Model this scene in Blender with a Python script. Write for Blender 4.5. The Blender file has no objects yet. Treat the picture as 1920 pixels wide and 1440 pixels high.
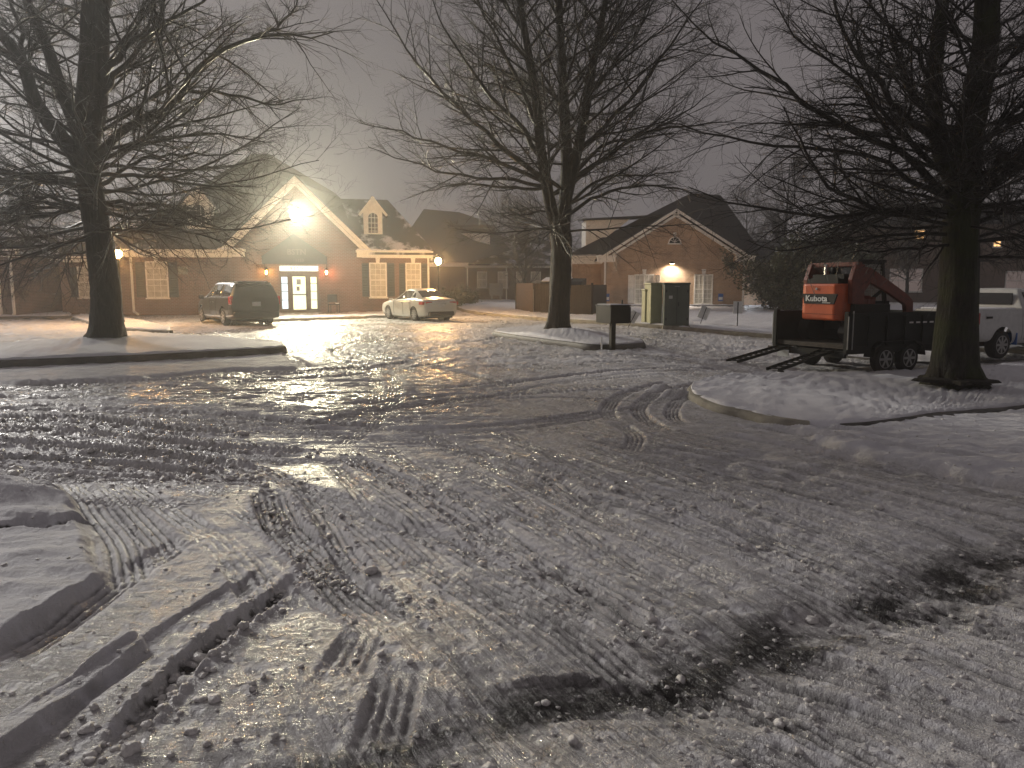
import bpy, math, random
import numpy as np
from mathutils import Vector, Matrix
random.seed(7)
PI = math.pi
sc = bpy.context.scene
col = sc.collection
# ------------------------------------------------------------------ camera
F = 1439.0
PITCH = math.radians(7.33)
CZ = 1.6
cam = bpy.data.cameras.new('camera')
camo = bpy.data.objects.new('camera', cam)
col.objects.link(camo)
camo.location = (0, 0, CZ)
camo.rotation_euler = (PI/2 - PITCH, 0, 0)
cam.sensor_width = 36
cam.lens = 36*F/1920
cam.clip_start = 0.05
cam.clip_end = 2000
sc.camera = camo

def S(t):
    t = np.clip(t, 0, 1)
    return t*t*(3-2*t)

def terr(x, y):
    """lie of the land: dips to the right, rises gently beyond the lot"""
    x = np.asarray(x, float); y = np.asarray(y, float)
    z = -0.62*S((x-1.5)/7.5)*S((y-5)/9)*(1-S((y-19)/16))
    z = z + 0.22*S((y-38)/12) + 0.35*S((y-55)/40)
    return z

def ray(px, py):
    u = (px-960)/F; v = (py-720)/F
    return u, math.cos(PITCH)-v*math.sin(PITCH), -math.sin(PITCH)-v*math.cos(PITCH)

def G(px, py, dz=0.0):
    """ground point seen at a pixel of the photograph (1920 wide)"""
    dx, dy, dz_ = ray(px, py)
    z = dz
    for _ in range(40):
        s = (z-CZ)/dz_
        zn = float(terr(dx*s, dy*s))+dz
        z = 0.5*z+0.5*zn
    s = (z-CZ)/dz_
    return (dx*s, dy*s, z)

def P(px, py, Y):
    dx, dy, dz_ = ray(px, py)
    s = Y/dy
    return (dx*s, Y, CZ+dz_*s)

# ------------------------------------------------------------------ materials
def newmat(name):
    m = bpy.data.materials.new(name); m.use_nodes = True
    nt = m.node_tree
    b = nt.nodes['Principled BSDF']
    return m, nt, b

def N(nt, typ, **kw):
    n = nt.nodes.new(typ)
    for k, v in kw.items():
        if k in ('operation', 'blend_type', 'data_type', 'attribute_name', 'musgrave_type', 'feature', 'distance', 'vector_type'):
            setattr(n, k, v)
        else:
            n.inputs[k].default_value = v
    return n

def mathn(nt, op, a, b=None, clamp=False):
    n = nt.nodes.new('ShaderNodeMath'); n.operation = op; n.use_clamp = clamp
    for i, s in enumerate((a, b)):
        if s is None: continue
        if isinstance(s, (int, float)): n.inputs[i].default_value = s
        else: nt.links.new(s, n.inputs[i])
    return n.outputs[0]

def mixc(nt, fac, a, b):
    n = nt.nodes.new('ShaderNodeMix'); n.data_type = 'RGBA'
    for idx, s in ((0, fac), (6, a), (7, b)):
        if isinstance(s, (int, float)): n.inputs[idx].default_value = s
        elif isinstance(s, tuple): n.inputs[idx].default_value = (*s, 1) if len(s) == 3 else s
        else: nt.links.new(s, n.inputs[idx])
    return n.outputs[2]

def ramp(nt, fac, stops):
    n = nt.nodes.new('ShaderNodeValToRGB')
    e = n.color_ramp.elements
    while len(e) < len(stops): e.new(0.5)
    for i, (p, c) in enumerate(stops):
        e[i].position = p
        e[i].color = (c, c, c, 1) if isinstance(c, (int, float)) else (*c, 1)
    nt.links.new(fac, n.inputs[0])
    return n.outputs[0]

def noise(nt, vec, scale, detail=4, rough=.55):
    n = nt.nodes.new('ShaderNodeTexNoise')
    n.inputs['Scale'].default_value = scale; n.inputs['Detail'].default_value = detail
    n.inputs['Roughness'].default_value = rough
    if vec is not None: nt.links.new(vec, n.inputs['Vector'])
    return n.outputs['Fac']

def objco(nt):
    return nt.nodes.new('ShaderNodeTexCoord').outputs['Object']

def simple(name, c, rough=.6, metal=0, var=.15, scale=6, bump=0, bscale=40, coat=0, spec=.5):
    m, nt, b = newmat(name)
    oc = objco(nt)
    f = noise(nt, oc, scale, 5)
    lo = tuple(max(0, v*(1-var)) for v in c); hi = tuple(min(1, v*(1+var)) for v in c)
    r = ramp(nt, f, [(.3, lo), (.7, hi)])
    nt.links.new(r, b.inputs['Base Color'])
    b.inputs['Roughness'].default_value = rough
    b.inputs['Metallic'].default_value = metal
    b.inputs['Specular IOR Level'].default_value = spec
    b.inputs['Coat Weight'].default_value = coat
    b.inputs['Coat Roughness'].default_value = .08
    if bump:
        bn = nt.nodes.new('ShaderNodeBump'); bn.inputs['Strength'].default_value = bump
        bn.inputs['Distance'].default_value = .02
        nt.links.new(noise(nt, oc, bscale, 5), bn.inputs['Height'])
        nt.links.new(bn.outputs[0], b.inputs['Normal'])
    return m

def emis(name, c, s):
    m, nt, b = newmat(name)
    b.inputs['Base Color'].default_value = (.1, .1, .1, 1)
    b.inputs['Emission Color'].default_value = (*c, 1)
    b.inputs['Emission Strength'].default_value = s
    return m

def brick(name, c1, c2, mortar):
    m, nt, b = newmat(name)
    oc = objco(nt)
    sp = nt.nodes.new('ShaderNodeSeparateXYZ'); nt.links.new(oc, sp.inputs[0])
    cb = nt.nodes.new('ShaderNodeCombineXYZ')
    nt.links.new(mathn(nt, 'ADD', sp.outputs[0], sp.outputs[1]), cb.inputs[0])
    nt.links.new(sp.outputs[2], cb.inputs[1])
    t = nt.nodes.new('ShaderNodeTexBrick')
    nt.links.new(cb.outputs[0], t.inputs['Vector'])
    t.inputs['Scale'].default_value = 1
    t.inputs['Brick Width'].default_value = .21; t.inputs['Row Height'].default_value = .076
    t.inputs['Mortar Size'].default_value = .011; t.inputs['Mortar Smooth'].default_value = .2
    t.inputs['Bias'].default_value = -.1
    t.inputs['Color1'].default_value = (*c1, 1); t.inputs['Color2'].default_value = (*c2, 1)
    t.inputs['Mortar'].default_value = (*mortar, 1)
    f = noise(nt, oc, 1.3, 5)
    mm = nt.nodes.new('ShaderNodeMix'); mm.data_type = 'RGBA'; mm.blend_type = 'MULTIPLY'
    mm.inputs[0].default_value = 1
    nt.links.new(t.outputs['Color'], mm.inputs[6])
    nt.links.new(ramp(nt, f, [(.3, .72), (.7, 1.1)]), mm.inputs[7])
    nt.links.new(mm.outputs[2], b.inputs['Base Color'])
    b.inputs['Roughness'].default_value = .8
    bn = nt.nodes.new('ShaderNodeBump'); bn.inputs['Strength'].default_value = .6; bn.inputs['Distance'].default_value = .01
    bn.invert = True
    nt.links.new(t.outputs['Fac'], bn.inputs['Height']); nt.links.new(bn.outputs[0], b.inputs['Normal'])
    return m

def shingle(name, snow=.5, c=(.045, .047, .05)):
    m, nt, b = newmat(name)
    oc = objco(nt)
    f = noise(nt, oc, 25, 3)
    base = ramp(nt, f, [(.3, tuple(v*.7 for v in c)), (.7, tuple(v*1.4 for v in c))])
    mp = nt.nodes.new('ShaderNodeMapping'); nt.links.new(oc, mp.inputs[0])
    mp.inputs['Scale'].default_value = (1, 1, .6)
    f2 = noise(nt, mp.outputs[0], .9, 7, .62)
    k = ramp(nt, f2, [(snow, 0), (snow+.1, 1)])
    nt.links.new(mixc(nt, k, base, (.6, .6, .64)), b.inputs['Base Color'])
    b.inputs['Roughness'].default_value = .8
    # courses of shingles
    sp = nt.nodes.new('ShaderNodeSeparateXYZ'); nt.links.new(oc, sp.inputs[0])
    saw = mathn(nt, 'FRACT', mathn(nt, 'MULTIPLY', sp.outputs[2], 9.0))
    bn = nt.nodes.new('ShaderNodeBump'); bn.inputs['Strength'].default_value = .5; bn.inputs['Distance'].default_value = .015
    nt.links.new(saw, bn.inputs['Height']); nt.links.new(bn.outputs[0], b.inputs['Normal'])
    return m

def snowmat(name, foot=True):
    m, nt, b = newmat(name)
    oc = objco(nt)
    f = noise(nt, oc, 1.1, 6, .6)
    nt.links.new(ramp(nt, f, [(.25, (.68, .68, .72)), (.7, (.82, .82, .86))]), b.inputs['Base Color'])
    b.inputs['Roughness'].default_value = .62
    b.inputs['Specular IOR Level'].default_value = .35
    bn = nt.nodes.new('ShaderNodeBump'); bn.inputs['Strength'].default_value = .55; bn.inputs['Distance'].default_value = .03
    h = mathn(nt, 'ADD', noise(nt, oc, 9, 8, .65), mathn(nt, 'MULTIPLY', noise(nt, oc, 90, 3), .25))
    nt.links.new(h, bn.inputs['Height']); nt.links.new(bn.outputs[0], b.inputs['Normal'])
    return m

def groundmat():
    m, nt, b = newmat('packed_snow_and_ice')
    oc = objco(nt)
    a1 = N(nt, 'ShaderNodeAttribute', attribute_name='ice').outputs['Fac']
    a2 = N(nt, 'ShaderNodeAttribute', attribute_name='bare').outputs['Fac']
    big = noise(nt, oc, .55, 5, .6)
    fine = noise(nt, oc, 26, 6, .7)
    med = noise(nt, oc, 5, 7, .68)
    grain = noise(nt, oc, 120, 3, .6)
    snowc = ramp(nt, med, [(.3, (.66, .655, .69)), (.65, (.80, .80, .84))])
    # glassy grey ice with crumbs of whiter slush
    icec = ramp(nt, med, [(.28, (.36, .355, .355)), (.46, (.51, .50, .50)), (.66, (.66, .65, .65))])
    crumb = ramp(nt, fine, [(.52, 0), (.64, 1)])
    icec2 = mixc(nt, mathn(nt, 'MULTIPLY', crumb, .6), icec, (.78, .76, .77))
    icef = mathn(nt, 'ADD', a1, mathn(nt, 'MULTIPLY', mathn(nt, 'SUBTRACT', big, .5), .8), True)
    c = mixc(nt, icef, snowc, icec2)
    a3 = N(nt, 'ShaderNodeAttribute', attribute_name='tread').outputs['Fac']
    c = mixc(nt, mathn(nt, 'MULTIPLY', a3, .55, True), c, (.80, .78, .79))
    c = mixc(nt, mathn(nt, 'MULTIPLY', a3, -.62, True), c, (.13, .125, .125))
    baref = mathn(nt, 'SUBTRACT', mathn(nt, 'MULTIPLY', a2, 1.7), mathn(nt, 'MULTIPLY', fine, 1.15), True)
    baref = ramp(nt, baref, [(.10, 0), (.75, 1)])
    asp = ramp(nt, grain, [(.35, (.028, .026, .024)), (.7, (.10, .094, .09))])
    c = mixc(nt, baref, c, asp)
    nt.links.new(c, b.inputs['Base Color'])
    # roughness: ice is glossy where the crumbs are absent
    ri = ramp(nt, fine, [(.44, .13), (.68, .38)])
    r = nt.nodes.new('ShaderNodeMix'); r.data_type = 'FLOAT'
    nt.links.new(icef, r.inputs[0]); r.inputs[2].default_value = .68; nt.links.new(ri, r.inputs[3])
    r2 = nt.nodes.new('ShaderNodeMix'); r2.data_type = 'FLOAT'
    nt.links.new(baref, r2.inputs[0]); nt.links.new(r.outputs[0], r2.inputs[2]); r2.inputs[3].default_value = .18
    nt.links.new(r2.outputs[0], b.inputs['Roughness'])
    b.inputs['Specular IOR Level'].default_value = .5
    h = mathn(nt, 'ADD', mathn(nt, 'MULTIPLY', fine, .42), mathn(nt, 'MULTIPLY', grain, .28))
    h = mathn(nt, 'ADD', h, mathn(nt, 'MULTIPLY', med, .45)); h = mathn(nt, 'ADD', h, mathn(nt, 'MULTIPLY', noise(nt, oc, 2.2, 3, .6), .9))
    flow = N(nt, 'ShaderNodeAttribute', attribute_name='flow').outputs['Fac']
    def streak(rot, sx, sy):
        mp = nt.nodes.new('ShaderNodeMapping'); mp.vector_type = 'TEXTURE'; nt.links.new(oc, mp.inputs[0])
        mp.inputs['Rotation'].default_value = (0, 0, rot); mp.inputs['Scale'].default_value = (sx, sy, 1)
        return noise(nt, mp.outputs[0], 1, 4, .62)
    fm = nt.nodes.new('ShaderNodeMix'); fm.data_type = 'FLOAT'; nt.links.new(flow, fm.inputs[0])
    nt.links.new(streak(-.06, 1.6, .07), fm.inputs[2]); nt.links.new(streak(math.radians(121), 2.2, .035), fm.inputs[3])
    h = mathn(nt, 'ADD', h, mathn(nt, 'MULTIPLY', fm.outputs[0], mathn(nt, 'MULTIPLY', icef, 1.1)))
    bn = nt.nodes.new('ShaderNodeBump'); bn.inputs['Strength'].default_value = 1; bn.inputs['Distance'].default_value = .034
    nt.links.new(h, bn.inputs['Height']); nt.links.new(bn.outputs[0], b.inputs['Normal'])
    return m

def barkmat(name, moss=0.0, c=(.055, .047, .04)):
    m, nt, b = newmat(name)
    oc = objco(nt)
    mp = nt.nodes.new('ShaderNodeMapping'); nt.links.new(oc, mp.inputs[0])
    mp.inputs['Scale'].default_value = (13, 13, 2.2)
    f = noise(nt, mp.outputs[0], 1.6, 7, .65)
    base = ramp(nt, f, [(.3, tuple(v*.45 for v in c)), (.7, tuple(v*1.5 for v in c))])
    if moss:
        f2 = noise(nt, oc, 1.7, 5)
        k = ramp(nt, f2, [(.42, 0), (.6, moss)])
        base = mixc(nt, k, base, (.045, .055, .018))
    nt.links.new(base, b.inputs['Base Color'])
    b.inputs['Roughness'].default_value = .65; b.inputs['Specular IOR Level'].default_value = .2
    bn = nt.nodes.new('ShaderNodeBump'); bn.inputs['Strength'].default_value = 1.0; bn.inputs['Distance'].default_value = .09
    nt.links.new(f, bn.inputs['Height']); nt.links.new(bn.outputs[0], b.inputs['Normal'])
    return m

M = dict(
    ground=groundmat(), snow=snowmat('fresh_snow'),
    kerb=simple('kerb_concrete', (.30, .28, .23), .75, var=.35, scale=3, bump=.5),
    darkkerb=simple('dark_kerb_concrete', (.09, .085, .075), .6, var=.45, scale=3, bump=.5),  # darker copy of the kerb concrete
    bark=barkmat('wet_bark', 0, (.03, .026, .023)), mossbark=barkmat('mossy_bark', .8, (.032, .028, .023)),
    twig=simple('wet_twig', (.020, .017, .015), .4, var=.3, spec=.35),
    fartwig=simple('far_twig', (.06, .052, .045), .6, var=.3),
    brick=brick('red_brown_brick', (.19, .092, .064), (.14, .066, .048), (.25, .215, .18)),
    brick2=brick('tan_brown_brick', (.50, .315, .19), (.40, .245, .145), (.52, .44, .35)),
    brick3=brick('dark_brick', (.16, .095, .065), (.12, .07, .05), (.2, .17, .14)),
    shingle=shingle('snow_dusted_shingle', .70), shinglesnow=shingle('snowy_shingle', .50),
    shingledark=shingle('dark_shingle', .70, (.028, .028, .03)),
    white=simple('white_trim_paint', (.84, .82, .76), .5, var=.08),
    shutter=simple('dark_shutter_paint', (.035, .045, .05), .5, var=.2),
    glass=simple('dark_window_glass', (.02, .022, .025), .06, var=.1, spec=.8),
    curtain=simple('window_blind', (.55, .53, .46), .55, var=.2, scale=3),
    awning=simple('dark_canvas', (.05, .055, .06), .75, var=.15),
    bronze=simple('bronze_door_frame', (.16, .125, .085), .4, metal=.5),
    black=simple('black_metal', (.010, .010, .010), .55, var=.2, spec=.25),
    rubber=simple('tyre_rubber', (.012, .012, .012), .85, var=.2),
    rim=simple('wheel_alloy', (.42, .42, .42), .35, metal=.8),
    greyrim=simple('grey_steel_rim', (.30, .30, .29), .5, metal=.3),
    van=simple('charcoal_van_paint', (.016, .015, .014), .35, metal=.0, var=.1, coat=.25, spec=.3),
    silver=simple('silver_car_paint', (.50, .49, .46), .32, metal=.35, var=.04, coat=.8),
    truckwhite=simple('white_truck_paint', (.5, .5, .49), .45, var=.1, coat=.2),
    carglass=simple('car_glass', (.015, .016, .018), .05, var=.05, spec=.9),
    taillight=simple('red_tail_lens', (.42, .012, .008), .2, coat=.5),
    plate=simple('licence_plate', (.45, .46, .46), .4),
    chrome=simple('chrome_strip', (.6, .6, .6), .2, metal=1),
    trailer=simple('charcoal_trailer_paint', (.012, .013, .012), .6, var=.3, scale=3, spec=.2),
    trailerin=simple('rusty_trailer_bed', (.05, .04, .03), .8, var=.4),
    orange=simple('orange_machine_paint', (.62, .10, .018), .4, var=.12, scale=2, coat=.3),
    redorange=simple('shaded_orange_paint', (.17, .028, .012), .5, var=.25),  # darker copy of the machine orange, shade on the arms put into the paint
    fadedletter=simple('faded_lettering', (.12, .12, .115), .6), offwhite=simple('off_white_lettering', (.8, .8, .78), .5),
    greenbox=simple('dark_green_cabinet_paint', (.075, .095, .082), .5, var=.15, scale=2, bump=.1),
    palebox=simple('pale_green_cabinet_paint', (.34, .355, .22), .55, var=.12, scale=3),
    fence=simple('lit_weathered_wood', (.09, .06, .037), .8, var=.35, scale=8),  # lighter copy for the left panel, its lit side put into the colour
    fenceshade=simple('shaded_fence_wood', (.035, .027, .02), .8, var=.35, scale=8),  # darker copy for front boards and posts, shade put into the colour
    signwhite=simple('white_sign_board', (.72, .72, .70), .5),
    blue=simple('blue_sign_paint', (.05, .14, .42), .5),
    leaf=simple('glossy_evergreen_leaf', (.055, .062, .022), .38, var=.6, scale=3),
    mulch=simple('dark_mulch', (.02, .016, .012), .95, var=.5, bump=.8, bscale=30),
    paper=simple('paper_notice', (.25, .25, .2), .6),
    slush=simple('slush_lump', (.66, .64, .63), .4, var=.3, scale=30, bump=.5, bscale=60),
    reflector=simple('reflective_tape', (.6, .58, .55), .35),
    flood=emis('flood_lens', (1, .93, .62), 160),
    sodium=emis('sodium_lens', (1, .50, .14), 1150), sodiumbright=emis('bright_sodium_lens', (1, .55, .21), 1150), farsodium=emis('far_sodium_lens', (1, .7, .45), 250),
    amber=emis('amber_bulb', (1, .55, .12), 50),
    redbulb=emis('reddish_bulb', (1, .36, .16), 50),
    cold=emis('cold_lens', (.9, .93, 1), 30),
    warmlens=emis('warm_lens', (1, .82, .5), 14),
    lit=emis('lit_door_glass', (1, .98, .62), 1.15), litblue=emis('lit_side_glass', (.82, .95, 1), 1.0),
    litsign=emis('lit_transom_sign', (1, .99, .86), 1.3),
    distant=emis('distant_window_light', (1, .55, .22), 1.6), dimwin=emis('dim_pinkish_window', (1, .75, .68), .09),
)

# ------------------------------------------------------------------ mesh builder
class MB:
    def __init__(s): s.v = []; s.f = []; s.mi = []; s.cur = 0
    def add(s, vs, fs):
        o = len(s.v); s.v += [tuple(v) for v in vs]
        for f in fs: s.f.append(tuple(o+i for i in f)); s.mi.append(s.cur)
        return s
    def box(s, c, d, rz=0, rx=0, ry=0):
        x, y, z = d[0]/2, d[1]/2, d[2]/2
        vs = [Vector((sx*x, sy*y, sz*z)) for sz in (-1, 1) for sy in (-1, 1) for sx in (-1, 1)]
        R = Matrix.Rotation(rz, 3, 'Z') @ Matrix.Rotation(rx, 3, 'X') @ Matrix.Rotation(ry, 3, 'Y')
        vs = [R @ v + Vector(c) for v in vs]
        return s.add(vs, [(0, 2, 3, 1), (4, 5, 7, 6), (0, 1, 5, 4), (2, 6, 7, 3), (0, 4, 6, 2), (1, 3, 7, 5)])
    def bb(s, x0, x1, y0, y1, z0, z1):
        return s.box(((x0+x1)/2, (y0+y1)/2, (z0+z1)/2), (abs(x1-x0), abs(y1-y0), abs(z1-z0)))
    def poly(s, pts): return s.add(pts, [tuple(range(len(pts)))])
    def prism(s, pts, vec):
        """closed polygon pts extruded along vec"""
        n = len(pts); vs = [Vector(p) for p in pts]; vs += [p+Vector(vec) for p in vs]
        fs = [tuple(range(n))[::-1], tuple(range(n, 2*n))]+[(i, (i+1) % n, n+(i+1) % n, n+i) for i in range(n)]
        return s.add(vs, fs)
    def slab(s, pts, t):
        """a roof plane: polygon thickened downwards by t"""
        return s.prism(pts, (0, 0, -t))
    def bar(s, a, b, w, h=None):
        a = Vector(a); b = Vector(b); h = h or w; d = (b-a)
        up = Vector((0, 0, 1)) if abs(d.normalized().z) < .95 else Vector((0, 1, 0))
        r = d.cross(up).normalized(); u = r.cross(d).normalized()
        vs = [p+r*(sx*w/2)+u*(sy*h/2) for p in (a, b) for sx, sy in ((-1, -1), (1, -1), (1, 1), (-1, 1))]
        return s.add(vs, [(3, 2, 1, 0), (4, 5, 6, 7), (0, 1, 5, 4), (1, 2, 6, 5), (2, 3, 7, 6), (3, 0, 4, 7)])
    def tube(s, a, b, r0, r1=None, n=10):
        r1 = r0 if r1 is None else r1
        a = Vector(a); b = Vector(b); d = (b-a).normalized()
        up = Vector((0, 0, 1)) if abs(d.z) < .9 else Vector((1, 0, 0))
        e1 = d.cross(up).normalized(); e2 = d.cross(e1)
        vs = []
        for p, r in ((a, r0), (b, r1)):
            for i in range(n):
                t = 2*PI*i/n; vs.append(p+e1*(r*math.cos(t))+e2*(r*math.sin(t)))
        fs = [(i, (i+1) % n, n+(i+1) % n, n+i) for i in range(n)]+[tuple(range(n))[::-1], tuple(range(n, 2*n))]
        return s.add(vs, fs)
    def lathe(s, prof, n=28, axis='x', c=(0, 0, 0)):
        """prof: (along, radius) pairs turned about an axis"""
        vs = []
        for a, r in prof:
            for i in range(n):
                t = 2*PI*i/n; p, q = r*math.cos(t), r*math.sin(t)
                v = (a, p, q) if axis == 'x' else ((p, a, q) if axis == 'y' else (p, q, a))
                vs.append(Vector(v)+Vector(c))
        fs = [(j*n+i, j*n+(i+1) % n, (j+1)*n+(i+1) % n, (j+1)*n+i) for j in range(len(prof)-1) for i in range(n)]
        fs += [tuple(range(n))[::-1], tuple(range((len(prof)-1)*n, len(prof)*n))]
        return s.add(vs, fs)
    def build(s, name, mat, parent=None, smooth=False, bevel=0):
        me = bpy.data.meshes.new(name); me.from_pydata(s.v, [], s.f)
        for m in (mat if isinstance(mat, (list, tuple)) else [mat]): me.materials.append(m)
        if any(s.mi): me.polygons.foreach_set('material_index', s.mi)
        me.validate(); me.update()
        import bmesh
        bm = bmesh.new(); bm.from_mesh(me); bmesh.ops.recalc_face_normals(bm, faces=bm.faces); bm.to_mesh(me); bm.free()
        if smooth:
            me.polygons.foreach_set('use_smooth', [True]*len(me.polygons))
            me.set_sharp_from_angle(angle=math.radians(40))
        o = bpy.data.objects.new(name, me); col.objects.link(o)
        if parent: o.parent = parent
        if bevel:
            b = o.modifiers.new('bevel', 'BEVEL'); b.width = bevel; b.segments = 2; b.limit_method = 'ANGLE'
        return o

def tag(o, label=None, cat=None, group=None, kind=None):
    if label: o['label'] = label
    if cat: o['category'] = cat
    if group: o['group'] = group
    if kind: o['kind'] = kind
    return o

def empty(name, loc, rz, label, cat, group=None):
    o = bpy.data.objects.new(name, None); col.objects.link(o)
    o.location = loc; o.rotation_euler = (0, 0, rz); o.empty_display_size = .3
    return tag(o, label, cat, group)

def npmesh(name, V, Fq, mat, parent=None, smooth=True, attrs=None):
    """mesh from numpy arrays; Fq is (n,4) or (n,3)"""
    me = bpy.data.meshes.new(name)
    n = len(V); k = Fq.shape[1]
    me.vertices.add(n); me.vertices.foreach_set('co', np.ascontiguousarray(V, np.float32).ravel())
    me.loops.add(Fq.size); me.loops.foreach_set('vertex_index', np.ascontiguousarray(Fq, np.int32).ravel())
    me.polygons.add(len(Fq)); me.polygons.foreach_set('loop_start', np.arange(len(Fq), dtype=np.int32)*k)
    me.update(calc_edges=True)
    if smooth: me.polygons.foreach_set('use_smooth', np.ones(len(Fq), bool))
    for kx, a in (attrs or {}).items():
        at = me.attributes.new(kx, 'FLOAT', 'POINT'); at.data.foreach_set('value', a.astype(np.float32).ravel())
    me.materials.append(mat)
    o = bpy.data.objects.new(name, me); col.objects.link(o)
    if parent: o.parent = parent
    return o

def textmesh(body, size, name, mat, parent, loc, rot, extrude=.004, squash=1):
    c = bpy.data.curves.new('lettering', 'FONT'); c.body = body; c.size = size; c.extrude = extrude; c.offset = size*.025
    c.align_x = 'CENTER'; c.align_y = 'CENTER'; c.resolution_u = 3
    t = bpy.data.objects.new('tmp', c); col.objects.link(t)
    dg = bpy.context.evaluated_depsgraph_get()
    me = bpy.data.meshes.new_from_object(t.evaluated_get(dg))
    bpy.data.objects.remove(t)
    me.materials.clear(); me.materials.append(mat)
    o = bpy.data.objects.new(name, me); col.objects.link(o); o.parent = parent
    o.location = loc; o.rotation_euler = rot; o.scale = (squash, 1, 1)
    return o

def perlin(x, y, seed=0):
    rs = np.random.RandomState(seed)
    p = rs.permutation(256); p = np.concatenate([p, p, p])
    ang = rs.rand(256)*2*PI; gx = np.cos(ang); gy = np.sin(ang)
    xi = np.floor(x).astype(int); yi = np.floor(y).astype(int)
    xf = x-xi; yf = y-yi; xi &= 255; yi &= 255
    u = xf*xf*xf*(xf*(xf*6-15)+10); v = yf*yf*yf*(yf*(yf*6-15)+10)
    def g(ix, iy, dx, dy):
        h = p[p[ix & 255]+(iy & 255)]
        return gx[h]*dx+gy[h]*dy
    a = g(xi, yi, xf, yf); b = g(xi+1, yi, xf-1, yf)
    c = g(xi, yi+1, xf, yf-1); d = g(xi+1, yi+1, xf-1, yf-1)
    return ((a*(1-u)+b*u)*(1-v)+(c*(1-u)+d*u)*v)*1.5

def fbm(x, y, oct=4, seed=0, gain=.5):
    r = 0; a = 1
    for i in range(oct):
        r = r+a*perlin(x*2**i, y*2**i, seed+i); a *= gain
    return r
# ------------------------------------------------------------------ the ground sheet
def pix(*pts): return np.array([G(a, b)[:2] for a, b in pts])

def resample(p, step=None, n=None):
    p = np.asarray(p, float)
    # Catmull-Rom through the points, then even spacing
    q = np.vstack([2*p[0]-p[1], p, 2*p[-1]-p[-2]])
    out = []
    for i in range(1, len(q)-2):
        t = np.linspace(0, 1, 16, endpoint=False)[:, None]
        a, b, c, d = q[i-1], q[i], q[i+1], q[i+2]
        out.append(.5*((2*b)+(-a+c)*t+(2*a-5*b+4*c-d)*t*t+(-a+3*b-3*c+d)*t**3))
    out.append(q[-2][None]); out = np.vstack(out)
    L = np.concatenate([[0], np.cumsum(np.linalg.norm(np.diff(out, axis=0), axis=1))])
    n = n or max(2, int(L[-1]/step)+1)
    s = np.linspace(0, L[-1], n)
    return np.stack([np.interp(s, L, out[:, k]) for k in range(out.shape[1])], 1)

tc = np.arange(-.80, .8001, .00135)
tc = np.concatenate([-np.geomspace(4.5, .81, 26), tc, np.geomspace(.81, 4.5, 26)])
ys = [1.4]
while ys[-1] < 160: ys.append(ys[-1]+max(.0125, .00034*ys[-1]**2))
ys = np.concatenate([[-30, -15, -8, -4, -2, -1, 0, .6, 1.1], ys, [180, 220, 300, 420]])
YY = np.repeat(ys[:, None], len(tc), 1)
wY = np.maximum(ys+3, 4.4)
XX = tc[None, :]*wY[:, None]
HT = terr(XX, YY)
print('ground grid', XX.shape)
near = S((60-YY)/30)*S((YY+2)/2)
ICE = np.full(XX.shape, .72); BARE = np.zeros(XX.shape); FRESH = np.zeros(XX.shape); TR = np.zeros(XX.shape)
H = np.zeros(XX.shape)

def sub(x0, x1, y0, y1):
    r0 = np.searchsorted(ys, y0); r1 = np.searchsorted(ys, y1)
    if r1 <= r0: return None
    w0, w1 = wY[r0], wY[min(r1, len(ys)-1)]
    lo = min(x0/w0, x0/w1); hi = max(x1/w0, x1/w1)
    c0 = np.searchsorted(tc, lo); c1 = np.searchsorted(tc, hi)
    if c1 <= c0: return None
    return slice(r0, r1), slice(c0, c1)

def sdpoly(poly, pad=.6):
    """signed distance (positive inside) over the slice that holds the polygon"""
    x0, y0 = poly.min(0)-pad; x1, y1 = poly.max(0)+pad
    sl = sub(x0, x1, y0, y1)
    x = XX[sl]; y = YY[sl]
    d = np.full(x.shape, 1e9); ins = np.zeros(x.shape, bool)
    n = len(poly)
    for i in range(n):
        ax, ay = poly[i]; bx, by = poly[(i+1) % n]
        ex, ey = bx-ax, by-ay
        t = np.clip(((x-ax)*ex+(y-ay)*ey)/(ex*ex+ey*ey+1e-12), 0, 1)
        d = np.minimum(d, np.hypot(x-ax-t*ex, y-ay-t*ey))
        c = ((ay > y) != (by > y)) & (x < ex*(y-ay)/(ey+1e-12)+ax)
        ins ^= c
    return sl, np.where(ins, d, -d)

# --- untouched snow beside the wheel marks
def fresh(poly_pix, h, edge=.12, smooth=.02, seed=3):
    poly = resample(pix(*poly_pix, poly_pix[0]), .15)[:-1]
    sl, d = sdpoly(poly)
    wob = .05*fbm(XX[sl]*2.5, YY[sl]*2.5, 3, seed)
    k = S((d+wob)/edge)
    H[sl] += k*(h+smooth*fbm(XX[sl]*1.4, YY[sl]*3.2, 4, seed+5)*.8)
    FRESH[sl] = np.maximum(FRESH[sl], k)
fresh([(-330, 880), (0, 893), (92, 912), (135, 945), (168, 985), (182, 1040), (205, 1098), (110, 1160), (0, 1232), (-300, 1400)], .062, .10, .022)
fresh([(1462, 800), (1560, 845), (1720, 880), (1930, 925), (2350, 1010), (2400, 760), (1930, 768), (1640, 800), (1560, 806)], .07, .16, .03, 9)
fresh([(-330, 715), (-330, 690), (0, 690), (270, 675), (530, 664), (575, 690), (400, 700), (190, 718), (0, 724)], .06, .25, .02, 12)
fresh([(-600, 655), (-600, 612), (120, 602), (200, 622), (215, 640), (60, 660)], .06, .3, .05, 15)
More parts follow.
